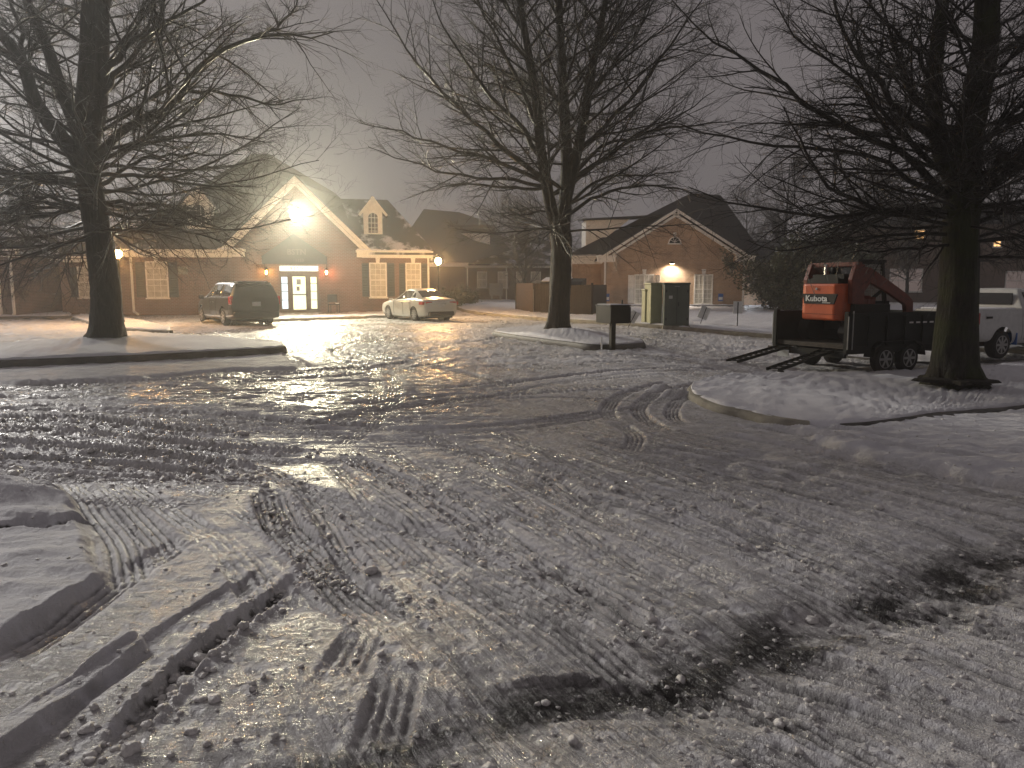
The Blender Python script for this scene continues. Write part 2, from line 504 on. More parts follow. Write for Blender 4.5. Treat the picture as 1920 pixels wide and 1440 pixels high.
# mound in the left foreground snow and the slot at its foot
def blob(px, py, rx, ry, h, ang=0):
    c = G(px, py); sl = sub(c[0]-3*rx-3*ry, c[0]+3*rx+3*ry, c[1]-3*rx-3*ry, c[1]+3*rx+3*ry)
    dx = XX[sl]-c[0]; dy = YY[sl]-c[1]
    a = dx*math.cos(ang)+dy*math.sin(ang); b = -dx*math.sin(ang)+dy*math.cos(ang)
    H[sl] += h*np.exp(-(a/rx)**2-(b/ry)**2)
blob(-60, 950, .8, .28, .16); blob(60, 985, .35, .14, .05)
blob(1290, 742, .5, .18, .10); blob(1255, 728, .35, .12, .07); blob(1610, 845, .18, .1, .06); blob(1500, 800, .5, .2, .05)

def track(poly, w=.21, depth=.028, rib=.015, berm=.014, ice=.25, bare=0., seed=0, world=False, soft=.03, cl=.5, fade=True):
    p = resample(poly if world else pix(*poly), .14)
    D = np.full(XX.shape, 9., np.float32); SS = np.zeros(XX.shape, np.float32)
    R = w/2+.14; s0 = 0.; used = []
    for i in range(len(p)-1):
        a, b = p[i], p[i+1]; e = b-a; L = math.hypot(*e)
        if L < 1e-5: continue
        sl = sub(min(a[0], b[0])-R, max(a[0], b[0])+R, min(a[1], b[1])-R, max(a[1], b[1])+R)
        if sl is not None:
            x = XX[sl]-a[0]; y = YY[sl]-a[1]
            t = np.clip((x*e[0]+y*e[1])/(L*L), 0, 1)
            dx = x-t*e[0]; dy = y-t*e[1]
            d = np.hypot(dx, dy); sg = np.sign(e[0]*dy-e[1]*dx)
            m = d < np.abs(D[sl])
            D[sl] = np.where(m, d*sg, D[sl]); SS[sl] = np.where(m, s0+t*L, SS[sl])
        s0 += L
    rows = np.where((np.abs(D) < R).any(1))[0]
    if not len(rows): return
    r = slice(rows[0], rows[-1]+1)
    cols = np.where((np.abs(D[r]) < R).any(0))[0]; c = slice(cols[0], cols[-1]+1)
    d = D[r, c]; s = SS[r, c]; ad = np.abs(d)
    x = XX[r, c]; y = YY[r, c]
    nz = fbm(x*9, y*9, 3, seed+40)
    ends = S(s/.5)*S((s0-s)/.5) if fade else 1
    pres = S(1.1+1.3*fbm(s*.7, s*0+seed*1.7, 2, seed))*ends      # the print comes and goes
    ins = S((w/2-ad)/soft+.5)
    ribs = (1.5*np.abs(((d/.05) % 1)-.5)*4-1.5)*.6+.15*np.cos(2*PI*(s/.06+np.abs(d)*5))*(ad > w*.3)
    lump = np.clip(fbm(x*24, y*24, 3, seed+60)+.25, 0, .9)
    bm = np.exp(-((ad-w/2-.02)/.024)**2)
    H[r, c] += pres*(ins*(-depth*(1-FRESH[r, c]*-.6)+rib*ribs+.006*nz)+bm*berm*(.35+min(cl, 1.2)*lump*.6))*near[r, c]
    k_ = pres*ins*(rib > .002); TR[r, c] = TR[r, c]*(1-k_)+k_*(1.3*np.clip(ribs, -1, 1)*min(1.3, rib/.010)*S((15-y)/6)-.12)*(.75+.5*nz)
    TR[r, c] += pres*bm*.5
    ICE[r, c] += pres*ins*ice-pres*bm*.35
    BARE[r, c] = np.maximum(BARE[r, c], pres*ins*bare*(.75+.8*nz))
    FRESH[r, c] *= 1-.75*ins*pres

# --- wheel tracks read off the photograph
A = [  # long prints fanning to the lower right
 dict(poly=[(640, 850), (700, 880), (770, 912), (820, 945), (880, 985), (960, 1050)], w=.24, depth=.04, bare=.30, cl=.9, berm=.035),
 dict(poly=[(520, 905), (640, 935), (760, 985), (880, 1000)], w=.2, depth=.03, bare=.1, cl=.8),
 dict(poly=[(560, 915), (650, 970), (740, 1035), (790, 1085)], w=.2, depth=.02, rib=.01),
 dict(poly=[(780, 800), (880, 850), (990, 905), (1100, 960), (1250, 1030), (1420, 1115)], w=.22, depth=.03, bare=.1),
 dict(poly=[(860, 830), (1000, 885), (1090, 935), (1180, 985)], w=.22, depth=.035, bare=.15),
 dict(poly=[(950, 860), (1100, 895), (1250, 950), (1420, 1020), (1600, 1100)], w=.22, depth=.035, bare=.15, rib=.009),
 dict(poly=[(1000, 850), (1150, 895), (1330, 955), (1500, 1020), (1640, 1075)], w=.22, depth=.03, bare=.1),
 dict(poly=[(830, 1005), (900, 1035), (1010, 1075), (1160, 1150), (1300, 1225)], w=.22, depth=.03, rib=.011, cl=.9),
 dict(poly=[(900, 930), (1020, 985), (1160, 1050), (1320, 1130)], w=.22, depth=.03, rib=.01),
 dict(poly=[(960, 1030), (1090, 1085), (1200, 1150), (1290, 1200)], w=.18, depth=.02, rib=.011),
 dict(poly=[(1150, 850), (1400, 905), (1700, 985), (1950, 1060)], w=.22, depth=.02, bare=.05),
 dict(poly=[(1200, 830), (1500, 880), (1800, 950), (2000, 1000)], w=.2, depth=.02),
 dict(poly=[(1250, 880), (1500, 955), (1800, 1060), (2000, 1140)], w=.24, depth=.025, bare=.08),
 dict(poly=[(1300, 1240), (1450, 1290), (1650, 1370), (1800, 1450)], w=.26, depth=.045, rib=.014, cl=1., berm=.04, bare=.2),
 dict(poly=[(1380, 1200), (1560, 1245), (1750, 1320), (1950, 1400)], w=.24, depth=.035, rib=.012, berm=.03),
 dict(poly=[(1650, 1130), (1800, 1170), (1950, 1225)], w=.24, depth=.03, rib=.01),
]
B = [  # across the left half, towards the street on the left
 dict(poly=[(-80, 742), (120, 748), (330, 752), (520, 742)], w=.3, depth=.03, bare=.1),
 dict(poly=[(-80, 783), (150, 785), (320, 806), (470, 812)], w=.26, depth=.05, bare=.4, berm=.05, cl=1.2),
 dict(poly=[(-80, 800), (100, 808), (250, 822), (420, 840), (600, 850)], w=.2, depth=.05, bare=.45, berm=.05, cl=1.2),
 dict(poly=[(-80, 822), (120, 838), (330, 858), (500, 888)], w=.24, depth=.045, bare=.4, berm=.05, cl=1.2),
 dict(poly=[(-80, 852), (150, 866), (300, 880), (420, 896)], w=.24, depth=.05, bare=.4, berm=.045, cl=.6),
 dict(poly=[(-80, 872), (150, 890), (330, 900), (520, 905)], w=.22, depth=.03, bare=.2),
 dict(poly=[(-80, 765), (200, 768), (400, 775), (560, 790), (760, 800)], w=.26, depth=.035, bare=.25),
 dict(poly=[(0, 724), (200, 718), (420, 705), (650, 690), (800, 676)], w=.3, depth=.04, bare=.2, berm=.05),
 dict(poly=[(-80, 733), (250, 728), (480, 715), (700, 700)], w=.25, depth=.03),
 dict(poly=[(230, 770), (420, 790), (640, 805), (900, 800), (1150, 770)], w=.24, depth=.02),
 dict(poly=[(560, 800), (700, 770), (900, 745), (1150, 730), (1330, 745)], w=.24, depth=.025),
 dict(poly=[(520, 740), (700, 735), (850, 725), (1100, 700), (1300, 690)], w=.24, depth=.025),
 dict(poly=[(600, 760), (800, 745), (1000, 712), (1250, 690), (1400, 695)], w=.26, depth=.03),
]
Cc = [  # heading away up the lot and near-left ruts
 dict(poly=[(-30, 1420), (80, 1340), (170, 1275), (245, 1212)], w=.12, depth=-.06, rib=0, berm=0, ice=-.5, fade=False),
 dict(poly=[(-40, 1270), (110, 1170), (230, 1085), (330, 1020), (380, 995)], w=.22, depth=.045, rib=.012, bare=.1, ice=.1),
 dict(poly=[(30, 1400), (150, 1300), (260, 1225), (400, 1130), (540, 1050)], w=.16, depth=.035, rib=.004, bare=.15, ice=0, berm=.01),
 dict(poly=[(170, 1450), (290, 1310), (400, 1200), (500, 1130), (590, 1060)], w=.12, depth=.05, rib=0, bare=.75, cl=1, berm=.03, ice=0),
 dict(poly=[(500, 915), (530, 985), (590, 1040), (640, 1100), (700, 1150), (740, 1190)], w=.26, depth=.045, bare=.5, berm=.03, cl=1),
 dict(poly=[(560, 910), (600, 960), (650, 1040), (720, 1110), (790, 1170)], w=.15, depth=.035, bare=.35, berm=.028, cl=1),
 dict(poly=[(700, 1160), (660, 1230), (625, 1300), (590, 1380)], w=.22, depth=.028, bare=.25, rib=.009),
 dict(poly=[(760, 1220), (740, 1290), (715, 1370), (690, 1450)], w=.2, depth=.022, bare=.1, rib=.009),
 dict(poly=[(420, 1050), (450, 1090), (480, 1140)], w=.1, depth=.02, rib=.01),
 dict(poly=[(130, 900), (180, 960), (225, 1010), (240, 1060), (250, 1110)], w=.22, depth=.02, rib=.016, ice=.1),
 dict(poly=[(180, 905), (245, 960), (285, 1000), (330, 1050)], w=.2, depth=.015, rib=.016, ice=.1),
 dict(poly=[(235, 905), (330, 965), (400, 1010)], w=.2, depth=.02, rib=.014, ice=.1),
 dict(poly=[(610, 860), (660, 905), (700, 950), (780, 1010), (850, 1080)], w=.16, depth=.02, rib=.008),
 dict(poly=[(600, 670), (720, 700), (740, 740), (700, 790), (640, 840)], w=.24, depth=.010, rib=.006, berm=.006),
 dict(poly=[(560, 665), (680, 690), (705, 730), (690, 770), (600, 800)], w=.24, depth=.010, rib=.006, berm=.006),
 dict(poly=[(1330, 715), (1240, 735), (1200, 760), (1210, 785), (1260, 810)], w=.22, depth=.035, rib=.016, ice=.2),
 dict(poly=[(1260, 715), (1170, 738), (1140, 765), (1150, 790)], w=.22, depth=.03, rib=.016),
 dict(poly=[(1400, 735), (1290, 745), (1262, 765), (1265, 785), (1300, 800)], w=.2, depth=.03, rib=.016),
 dict(poly=[(1150, 790), (1190, 815), (1180, 850)], w=.2, depth=.02, rib=.012),
 dict(poly=[(530, 664), (560, 680), (600, 692)], w=.24, depth=.04, rib=.01),
 dict(poly=[(1500, 1450), (1300, 1330), (1100, 1290), (900, 1330)], w=.3, depth=.02, rib=.004),
 # deep smooth ruts through the fresh snow on the right
 dict(poly=[(1300, 790), (1450, 806), (1650, 842), (1950, 885)], w=.22, depth=.05, rib=.006, berm=.03, cl=.1, soft=.05),
 dict(poly=[(1400, 790), (1560, 812), (1750, 838), (2000, 868)], w=.20, depth=.05, rib=.006, berm=.03, cl=.1, soft=.05),
 dict(poly=[(1350, 812), (1560, 852), (1750, 890), (2000, 935)], w=.22, depth=.05, rib=.006, berm=.03, cl=.1, soft=.05),
 # round the far end of the lot
 dict(poly=[(1440, 680), (1250, 668), (1100, 668), (900, 672), (760, 690)], w=.26, depth=.03),
 dict(poly=[(1440, 655), (1280, 648), (1240, 640), (1100, 615), (900, 603)], w=.26, depth=.035, bare=.1),
 dict(poly=[(1440, 645), (1300, 632), (1120, 608), (960, 600), (860, 606)], w=.26, depth=.035, bare=.1),
 dict(poly=[(860, 612), (980, 612), (900, 640), (760, 650), (600, 640)], w=.26, depth=.03, bare=.1),
 dict(poly=[(500, 622), (620, 632), (780, 640), (900, 660), (1150, 690)], w=.26, depth=.03, bare=.1),
 dict(poly=[(400, 622), (520, 650), (640, 660), (830, 690), (1020, 740)], w=.26, depth=.03, bare=.1),
 dict(poly=[(1480, 760-50), (1700, 688), (1950, 668)], w=.26, depth=.04, bare=.2),
]
for k in B:
    k['bare'] = k.get('bare', 0)*.5
for k in A:
    k['cl'] = .35; k['rib'] = .017; k['berm'] = .012; k['depth'] *= .8
for i, k in enumerate(A+B+Cc): track(seed=i*3+1, **k)
# fainter prints between the traced ones
rr = random.Random(11)
for fam, cnt, j in ((A, 46, .10), (B, 34, .3)):
    wl = [resample(pix(*k['poly']), n=14) for k in fam]
    for i in range(cnt):
        a = wl[rr.randrange(len(wl))]
        q = a.copy()
        dirv = q[-1]-q[0]; nrm = np.array([-dirv[1], dirv[0]])/np.hypot(*dirv)
        q = q+nrm*rr.uniform(-1.0, 1.0)+dirv/np.hypot(*dirv)*rr.uniform(-1.5, 1.5)
        q = q+nrm[None]*(np.linspace(-1, 1, 14)[:, None]*rr.uniform(-j, j))
        track(poly=q, world=True, w=rr.choice([.16, .2, .24]), depth=rr.uniform(.004, .012), rib=rr.uniform(.008, .015),
              berm=rr.uniform(.004, .012), cl=.3, ice=.2, bare=rr.uniform(0, .12), seed=200+i+cnt)
for i in range(26):   # arcs across the wide ice of the lot
    cx, cy = rr.uniform(-7, 7), rr.uniform(12, 26); r0 = rr.uniform(3, 9); a0 = rr.uniform(0, 2*PI); da = rr.uniform(.5, 1.3)
    th = np.linspace(a0, a0+da, 12)
    track(poly=np.stack([cx+r0*1.3*np.cos(th), cy+r0*np.sin(th)], 1), world=True, w=.22, depth=rr.uniform(.008, .022), rib=.008,
          berm=.02, cl=.8, ice=.2, bare=.05, seed=300+i)

for k_, yy_ in enumerate((611, 619, 629, 640, 650)):
    track([(-700, yy_+3), (-200, yy_+1), (0, yy_), (150-k_*6, yy_-1)], w=.2, depth=.05, rib=0, berm=.01, bare=.1, seed=500+k_)
for q_ in range(60):
    blob(rr.uniform(-60, 170), rr.uniform(606, 655), .12, .2, -.06)
for q_ in range(26):
    blob(rr.uniform(1350, 1900), rr.uniform(820, 900), .09, .13, -.03)
# --- the wet gutter along the street edge, lower right
def gutter(poly, w, depth, bare, seed):
    p = resample(pix(*poly), .12)
    x0, y0 = p.min(0)-w*2; x1, y1 = p.max(0)+w*2
    sl = sub(x0, x1, y0, y1); x = XX[sl]; y = YY[sl]; d = np.full(x.shape, 9.)
    for i in range(len(p)-1):
        e = p[i+1]-p[i]; t = np.clip(((x-p[i][0])*e[0]+(y-p[i][1])*e[1])/(e@e), 0, 1)
        d = np.minimum(d, np.hypot(x-p[i][0]-t*e[0], y-p[i][1]-t*e[1]))
    n1 = fbm(x*2.2, y*3.0, 5, seed, .6)
    k = np.exp(-(np.maximum(0, d+.10*n1)/w)**2)
    H[sl] -= depth*k
    BARE[sl] = np.maximum(BARE[sl], np.clip(bare*k*(.55+1.0*n1)+.28*np.exp(-(d/(w*2.2))**2)*(bare < 2), 0, 1))
    ICE[sl] += .5*k
gutter([(560, 1500), (760, 1430), (900, 1385), (1010, 1325), (1180, 1275), (1300, 1258), (1420, 1220), (1530, 1168), (1650, 1140), (1760, 1100), (1850, 1052), (1990, 1020)], .30, .045, .66, 71)
gutter([(1280, 1290), (1420, 1335), (1560, 1400)], .08, .02, .5, 75)
gutter([(1500, 1165), (1640, 1150), (1790, 1125), (1950, 1090)], .1, .02, .5, 76)
gutter([(-80, 1006), (40, 1003), (110, 996), (150, 988)], .035, .07, 3.0, 77)

# --- snow texture everywhere
pk = 1-FRESH
aniso = fbm(XX*1.2+YY*.5, YY*3.4-XX*1.1, 4, 21, .6)
aniso2 = fbm(XX*5+YY*1.5, YY*14-XX*3.5, 3, 31, .6)
lumps = np.maximum(0, fbm(XX*7, YY*7, 4, 41, .62)-.12)
cr = np.maximum(0, fbm(XX*22, YY*22, 3, 51, .6)-.1)
patch = S(.5+1.3*fbm(XX*.45, YY*.6, 3, 61))
ua = -.515*XX+.857*YY; va = .857*XX+.515*YY
st1 = fbm(ua*.3, va*18, 2, 121, .65)*S((12-YY)/6)+.8*fbm(ua*.3+9, va*7, 3, 122, .6)
st2 = fbm(XX*.6+YY*.1, YY*9-XX*.9, 4, 123, .65)
mA = S((XX+1.6-.10*(YY-6))/2.5)
H += near*pk*(.004*aniso+.010*st1*mA+.018*st2*(1-mA)*S((YY-6)/3)+.003*aniso2*S((22-YY)/14)+.004*lumps*patch+.003*cr*(.4+patch)*S((14-YY)/8))
fr_ = S((YY-11)/8)
H += near*pk*fr_*(.034*fbm(XX*1.1+YY*.4, YY*1.9, 4, 131, .6)+.03*np.maximum(0, fbm(XX*1.9, YY*2.6-XX*.5, 3, 133, .6))*S(.5+fbm(XX*.2, YY*.25, 2, 135)))
BARE = np.maximum(BARE, fr_*pk*np.clip(fbm(XX*.8, YY*1.6, 4, 137, .6)-.30, 0, .3)*S((38-YY)/8))
TR += pk*(.75*st1*mA+.5*st2*(1-mA))*.8
H += near*FRESH*(.008*fbm(XX*3, YY*6, 4, 81)+.004*cr)
ICE += .5*(fbm(XX*.35, YY*.5, 4, 91)) - lumps*1.2
ICE *= pk
far = S((YY-36)/6)
ICE = ICE*(1-.1*far)
HT = HT+H
def ground_z(x, y):
    r = int(np.clip(np.searchsorted(ys, y), 1, len(ys)-1)); c = int(np.clip(np.searchsorted(tc, x/wY[r]), 1, len(tc)-1))
    return float(HT[r, c])
nr, nc = XX.shape
V = np.stack([XX, YY, HT], -1).reshape(-1, 3)
ii = (np.arange(nr-1)[:, None]*nc+np.arange(nc-1)[None, :]).ravel()
FQ = np.stack([ii, ii+1, ii+1+nc, ii+nc], 1)
g = npmesh('ground', V, FQ, M['ground'], attrs=dict(tread=np.clip(TR*pk, -1.6, 1.8).ravel(), flow=mA.ravel(), ice=np.clip(ICE, 0, 1.3).ravel(), bare=np.clip(BARE, 0, 1.3).ravel()))
tag(g, 'icy parking lot of rutted packed snow with tyre tracks', None, kind='structure')

# --- loose lumps of slush thrown up along the ruts
rs = np.random.RandomState(5)
def ico():
    import bmesh
    bm = bmesh.new(); bmesh.ops.create_icosphere(bm, subdivisions=2, radius=1)
    v = np.array([x.co[:] for x in bm.verts]); f = np.array([[q.index for q in p.verts] for p in bm.faces]); bm.free(); return v, f
iv, if_ = ico()
pts = []
def along(poly, n, spread, size):
    p = resample(pix(*poly), .05)
    for _ in range(n):
        q = p[rs.randint(len(p))]+rs.randn(2)*spread; pts.append((q[0], q[1], size*np.exp(rs.randn()*.45)))
along([(170, 1450), (290, 1310), (400, 1200), (500, 1130), (590, 1060)], 150, .06, .011)
along([(-30, 1450), (200, 1420), (350, 1300), (420, 1240)], 50, .2, .014)
along([(500, 930), (520, 985), (570, 1035), (640, 1100)], 120, .06, .011)
along([(560, 900), (650, 1040), (790, 1170)], 100, .08, .009)
along([(640, 850), (820, 945), (960, 1050)], 160, .09, .011)
for b_ in B[1:6]: along(b_['poly'], 220, .12, .014)
along([(830, 1005), (1010, 1075), (1300, 1225)], 130, .1, .010)
along([(950, 860), (1250, 950), (1600, 1100)], 150, .12, .011)
along([(1100, 1330), (1300, 1290), (1550, 1180), (1900, 1060)], 110, .16, .008)
along([(1300, 1400), (1600, 1300), (1900, 1200)], 220, .4, .008)
for _ in range(1500):
    yv = 2.2+9*rs.rand()**1.3; xv = (rs.rand()*2-1)*(yv*.75+.3); pts.append((xv, yv, .0065*np.exp(rs.randn()*.5)))
VV = []; FF = []
for k, (x, y, r_) in enumerate(pts):
    R = iv*(1+.22*np.sin(iv@rs.randn(3, 1)*4+rs.rand()*6)+.16*np.sin(iv@rs.randn(3, 1)*7)+.06*rs.randn(len(iv), 1))*np.array([1, 1, .65])*(.7+.6*rs.rand(3))*r_
    VV.append(R+np.array([x, y, ground_z(x, y)+r_*.25])); FF.append(if_+k*len(iv))
o = npmesh('slush', np.vstack(VV), np.vstack(FF), M['slush'], smooth=True)
tag(o, 'loose crumbs and lumps of frozen slush along the tyre ruts', 'slush', kind='stuff')

# ------------------------------------------------------------------ raised islands of snow with kerbs
def strip(name, front, back, h=.15, n=160, m=26, kfront=(0, 1), kback=None, kmat='kerb', mounds=(), label=None, rough=.02, klabel=None, seed=1, kend=False, snow_over=.02, kdrop=0):
    f = resample(pix(*front), n=n); b = resample(pix(*back), n=n)
    v = np.linspace(0, 1, m)**1.0
    v = .5-.5*np.cos(v*PI)
    X = f[:, None, 0]*(1-v)+b[:, None, 0]*v; Y = f[:, None, 1]*(1-v)+b[:, None, 1]*v
    wd = np.linalg.norm(b-f, axis=1)[:, None]
    Lf = np.concatenate([[0], np.cumsum(np.linalg.norm(np.diff(f, axis=0), axis=1))])[:, None]
    de = np.minimum(np.minimum(v*wd, (1-v)*wd), np.minimum(Lf, Lf[-1]-Lf)+.02)
    prof = np.sqrt(np.clip(1-(1-np.clip(de/.09, 0, 1))**2, 0, 1))
    Z = terr(X, Y)-.05+(.05+h+.03)*prof+rough*fbm(X*2.1, Y*3.5, 5, seed)*prof+.01*fbm(X*11, Y*11, 3, seed+9)*prof
    for (px_, py_, r_, mh) in mounds:
        c = G(px_, py_, h); Z += mh*np.exp(-((X-c[0])**2+(Y-c[1])**2)/r_**2)*prof
    VV = np.stack([X, Y, Z], -1).reshape(-1, 3)
    ii = (np.arange(n-1)[:, None]*m+np.arange(m-1)[None, :]).ravel()
    FQ = np.stack([ii, ii+m, ii+m+1, ii+1], 1)
    o = npmesh(name, VV, FQ, M['snow']); tag(o, label, None, kind='structure')
    def kerbline(p, side, mat):
        t = np.gradient(p, axis=0); t /= np.linalg.norm(t, axis=1)[:, None]+1e-9
        nrm = np.stack([t[:, 1], -t[:, 0]], 1)*side
        prof = [(.0, -.1), (.03, 0), (.012, h-.03), (-.02, h+.005), (-.16, h+.005), (-.16, -.1)]
        tz = terr(p[:, 0], p[:, 1])
        rings = np.stack([np.column_stack([p+nrm*(a+.03), tz+bz]) for a, bz in prof], 1)
        k = len(prof); n_ = len(p)
        ii = (np.arange(n_-1)[:, None]*k+np.arange(k)[None, :]); jj = (np.arange(n_-1)[:, None]*k+(np.arange(k)[None, :]+1) % k)
        FQ = np.stack([ii.ravel(), jj.ravel(), jj.ravel()+k, ii.ravel()+k], 1)
        kk = npmesh('kerb', rings.reshape(-1, 3), FQ, M[mat], smooth=False)
        tag(kk, klabel or 'concrete kerb', None, kind='structure')
    def part(p, rng): return p[int(rng[0]*(n-1)):int(rng[1]*(n-1))+1]
    if kfront:
        for r in (kfront if isinstance(kfront[0], tuple) else (kfront,)): kerbline(part(f, r), 1, kmat)
    if kback:
        for r in (kback if isinstance(kback[0], tuple) else (kback,)): kerbline(part(b, r), -1, kmat)
    if kend: 
        kerbline(np.linspace(f[-1], b[-1], 12), 1, kmat)
    return o
strip('snow_island', [(-500, 712), (-200, 704), (0, 695), (150, 688), (300, 681), (430, 673), (510, 668), (534, 664)],
      [(-500, 664), (-200, 662), (0, 660), (100, 650), (200, 632), (330, 640), (440, 648), (527, 655)], h=.19, mounds=[(200, 642, 1.2, .16), (150, 660, 1.5, .05)],
      kmat='darkkerb', kend=True, label='long snowy island around the left tree', klabel='dark kerb in front of the left tree', seed=3)
strip('snow_island', [(136, 600), (165, 609), (200, 618), (250, 624), (318, 628)], [(150, 594), (200, 598), (240, 602), (280, 610), (320, 622)],
      h=.14, label='small snowy island at the left lamp post', klabel='kerb of the small island by the left lamp post', seed=5, m=16, n=90)
strip('snow_island', [(926, 629), (960, 635), (1000, 641), (1060, 649), (1115, 656), (1165, 655), (1207, 651)],
      [(930, 624), (980, 620), (1040, 615), (1090, 622), (1130, 632), (1170, 640), (1203, 645)], h=.13, mounds=[(1062, 630, 1.3, .20)],
      kmat='darkkerb', kend=True, label='snowy island around the middle tree and mailbox', klabel='dark kerb in front of the middle tree and mailbox', seed=7, kback=(.1, .5))
strip('snow_island', [(1318, 722), (1296, 733), (1300, 750), (1345, 771), (1400, 784), (1445, 797), (1520, 806), (1590, 806), (1680, 797), (1800, 780), (1930, 765), (2400, 715)],
      [(1330, 718), (1380, 712), (1450, 708), (1520, 706), (1580, 705), (1650, 703), (1700, 701), (1760, 698), (1820, 694), (1870, 690), (1930, 684), (2400, 640)],
      h=.085, n=260, m=44, mounds=[(1790, 722, .9, .08), (1600, 720, 1.5, .05), (1500, 800, .5, -.09)], kfront=(0, .215),
      label='snowy island around the right tree beside the trailer', klabel='bare tan kerb curving round the right island', rough=.035, seed=9)
# dark bare strip along the far right kerb
def ribbon(name, poly, w, z0, mat, label, kind='structure', zt=.0, n=90):
    p = resample(pix(*poly), n=n)
    t = np.gradient(p, axis=0); t /= np.linalg.norm(t, axis=1)[:, None]; nr_ = np.stack([t[:, 1], -t[:, 0]], 1)
    ww = w*np.sin(np.linspace(.15, PI-.15, n))[:, None]*(1+.5*perlin(np.arange(n)*.31, np.zeros(n)+.5, 4)[:, None])
    prof = [(-1, -.12), (-1, 0), (-.6, .02), (.6, .02), (1, 0), (1, -.12)]
    tz = terr(p[:, 0], p[:, 1])+z0
    R = np.stack([np.column_stack([p+nr_*ww*a, tz+bz]) for a, bz in prof], 1); k = len(prof)
    ii = (np.arange(n-1)[:, None]*k+np.arange(k-1)[None, :]).ravel()
    o = npmesh(name, R.reshape(-1, 3), np.stack([ii, ii+1, ii+1+k, ii+k], 1), M[mat]); tag(o, label, None, kind=kind); return o
ribbon('kerb', [(1575, 808), (1640, 803), (1720, 792), (1830, 778), (1960, 762)], .12, .065, 'darkkerb', 'dark bare kerb edge below the right tree island')
ribbon('kerb', [(1440, 660-10), (1700, 680), (1930, 676)], .05, .03, 'darkkerb', 'thin kerb line behind the right tree')
strip('lawn', [(846, 572), (868, 584), (960, 596), (1050, 603), (1200, 613), (1320, 623), (1437, 633), (1600, 646), (1760, 655), (2400, 690)],
      [(842, 560), (960, 566), (1040, 571), (1130, 575), (1230, 577), (1320, 577), (1437, 577), (1600, 577), (1760, 577), (2400, 577)],
      h=.13, n=240, m=60, label='snow covered lawn in front of the gabled brick building', klabel='tan kerb along the far side of the lot', rough=.05, seed=15)
strip('lawn', [(-700, 618), (-200, 606), (0, 599), (60, 598), (100, 598), (134, 597)], [(-700, 585), (-200, 583), (0, 581), (60, 581), (100, 582), (134, 585)], h=.13,
      label='snowy verge at the far left below the brick corner', klabel='dark kerb at the far left verge', kmat='darkkerb', seed=17, n=100)
strip('lawn', [(800, 572), (860, 573), (930, 572), (960, 573)], [(800, 562), (860, 560), (930, 558), (960, 560)], h=.13, label='snowy verge before the hazy middle house', klabel='kerb before the hazy middle house', seed=19, n=60, m=12)
strip('lawn', [(890, 588), (920, 592), (965, 591)], [(905, 581), (930, 579), (965, 579)], h=.12, label='snow patch beside the wooden fence', klabel='kerb of the snow patch beside the fence', kmat='darkkerb', seed=21, n=60, m=12)
strip('pavement', [(380, 607), (480, 604), (600, 600), (720, 596), (830, 590)], [(380, 598), (480, 594), (600, 591), (720, 588), (830, 584)], h=.1, label='snowy pavement in front of the lit brick office', klabel='kerb in front of the lit brick office', seed=23, n=90, m=12, rough=.05)
# ------------------------------------------------------------------ building pieces
def window(par, x, z, w, h, y=0., panes=(3, 4), shutters=0, key=True, curtain='curtain', sill=True, snow=True, shw=.36, shmat='shutter', fr=.07, mid=True):
    """sash window on the wall plane y, centred x, foot z"""
    m = MB()
    m.bb(x-w/2-fr, x+w/2+fr, y-.05, y+.06, z+h, z+h+fr); m.bb(x-w/2-fr, x+w/2+fr, y-.05, y+.06, z-fr, z)
    m.bb(x-w/2-fr, x-w/2, y-.047, y+.06, z, z+h); m.bb(x+w/2, x+w/2+fr, y-.047, y+.06, z, z+h)
    if mid: m.bb(x-w/2, x+w/2, y-.04, y+.05, z+h/2-.03, z+h/2+.03)
    for i in range(1, panes[0]): m.bb(x-w/2+w*i/panes[0]-.012, x-w/2+w*i/panes[0]+.012, y-.030, y-.012, z, z+h)
    for i in range(1, panes[1]):
        if i*2 != panes[1]: m.bb(x-w/2, x+w/2, y-.028, y-.013, z+h*i/panes[1]-.012, z+h*i/panes[1]+.012)
    f = m.build('window', M['white'], par)
    p = MB().bb(x-w/2, x+w/2, y-.011, y-.003, z, z+h).build('pane', M[curtain], f)
    if sill: MB().bb(x-w/2-.12, x+w/2+.12, y-.09, y-.052, z-fr-.06, z-fr+.01).build('sill', M['white'], f)
    if key:
        k = MB(); k.prism([(x-.09, y-.05, z+h+fr), (x+.09, y-.05, z+h+fr), (x+.13, y-.05, z+h+fr+.30), (x-.13, y-.05, z+h+fr+.30)], (0, .05, 0))
        k.build('keystone', M['white'], par)
    for s in ((-1, 1) if shutters == 2 else ((-1,) if shutters == -1 else ())):
        cx = x+s*(w/2+fr+shw/2+.02); q = MB()
        q.bb(cx-shw/2, cx+shw/2, y-.03, y+.0, z-.03, z+h+.03)
        for i in range(int(h/.09)): q.box((cx, y-.035, z+.05+i*.09), (shw-.1, .03, .05), rx=.5)
        q.build('shutter', M[shmat], par)
    return f

def downspout(par, x, y, z0, z1, foot=.25):
    m = MB(); m.bb(x-.05, x+.05, y-.09, y-.005, z0+.15, z1)
    m.bar((x, y-.05, z0+.2), (x+foot, y-.22, z0+.04), .09)
    return m.build('downspout', M['white'], par)

def eave(par, x0, x1, y, z0, z1, d=.35, gut=True):
    m = MB(); m.bb(x0, x1, y-d, y-.002, z0, z1-.06)
    m.bb(x0-.02, x1+.02, y-d-.10, y-.01, z1-.06, z1+.05)
    return m.build('eave_board', M['white'], par)

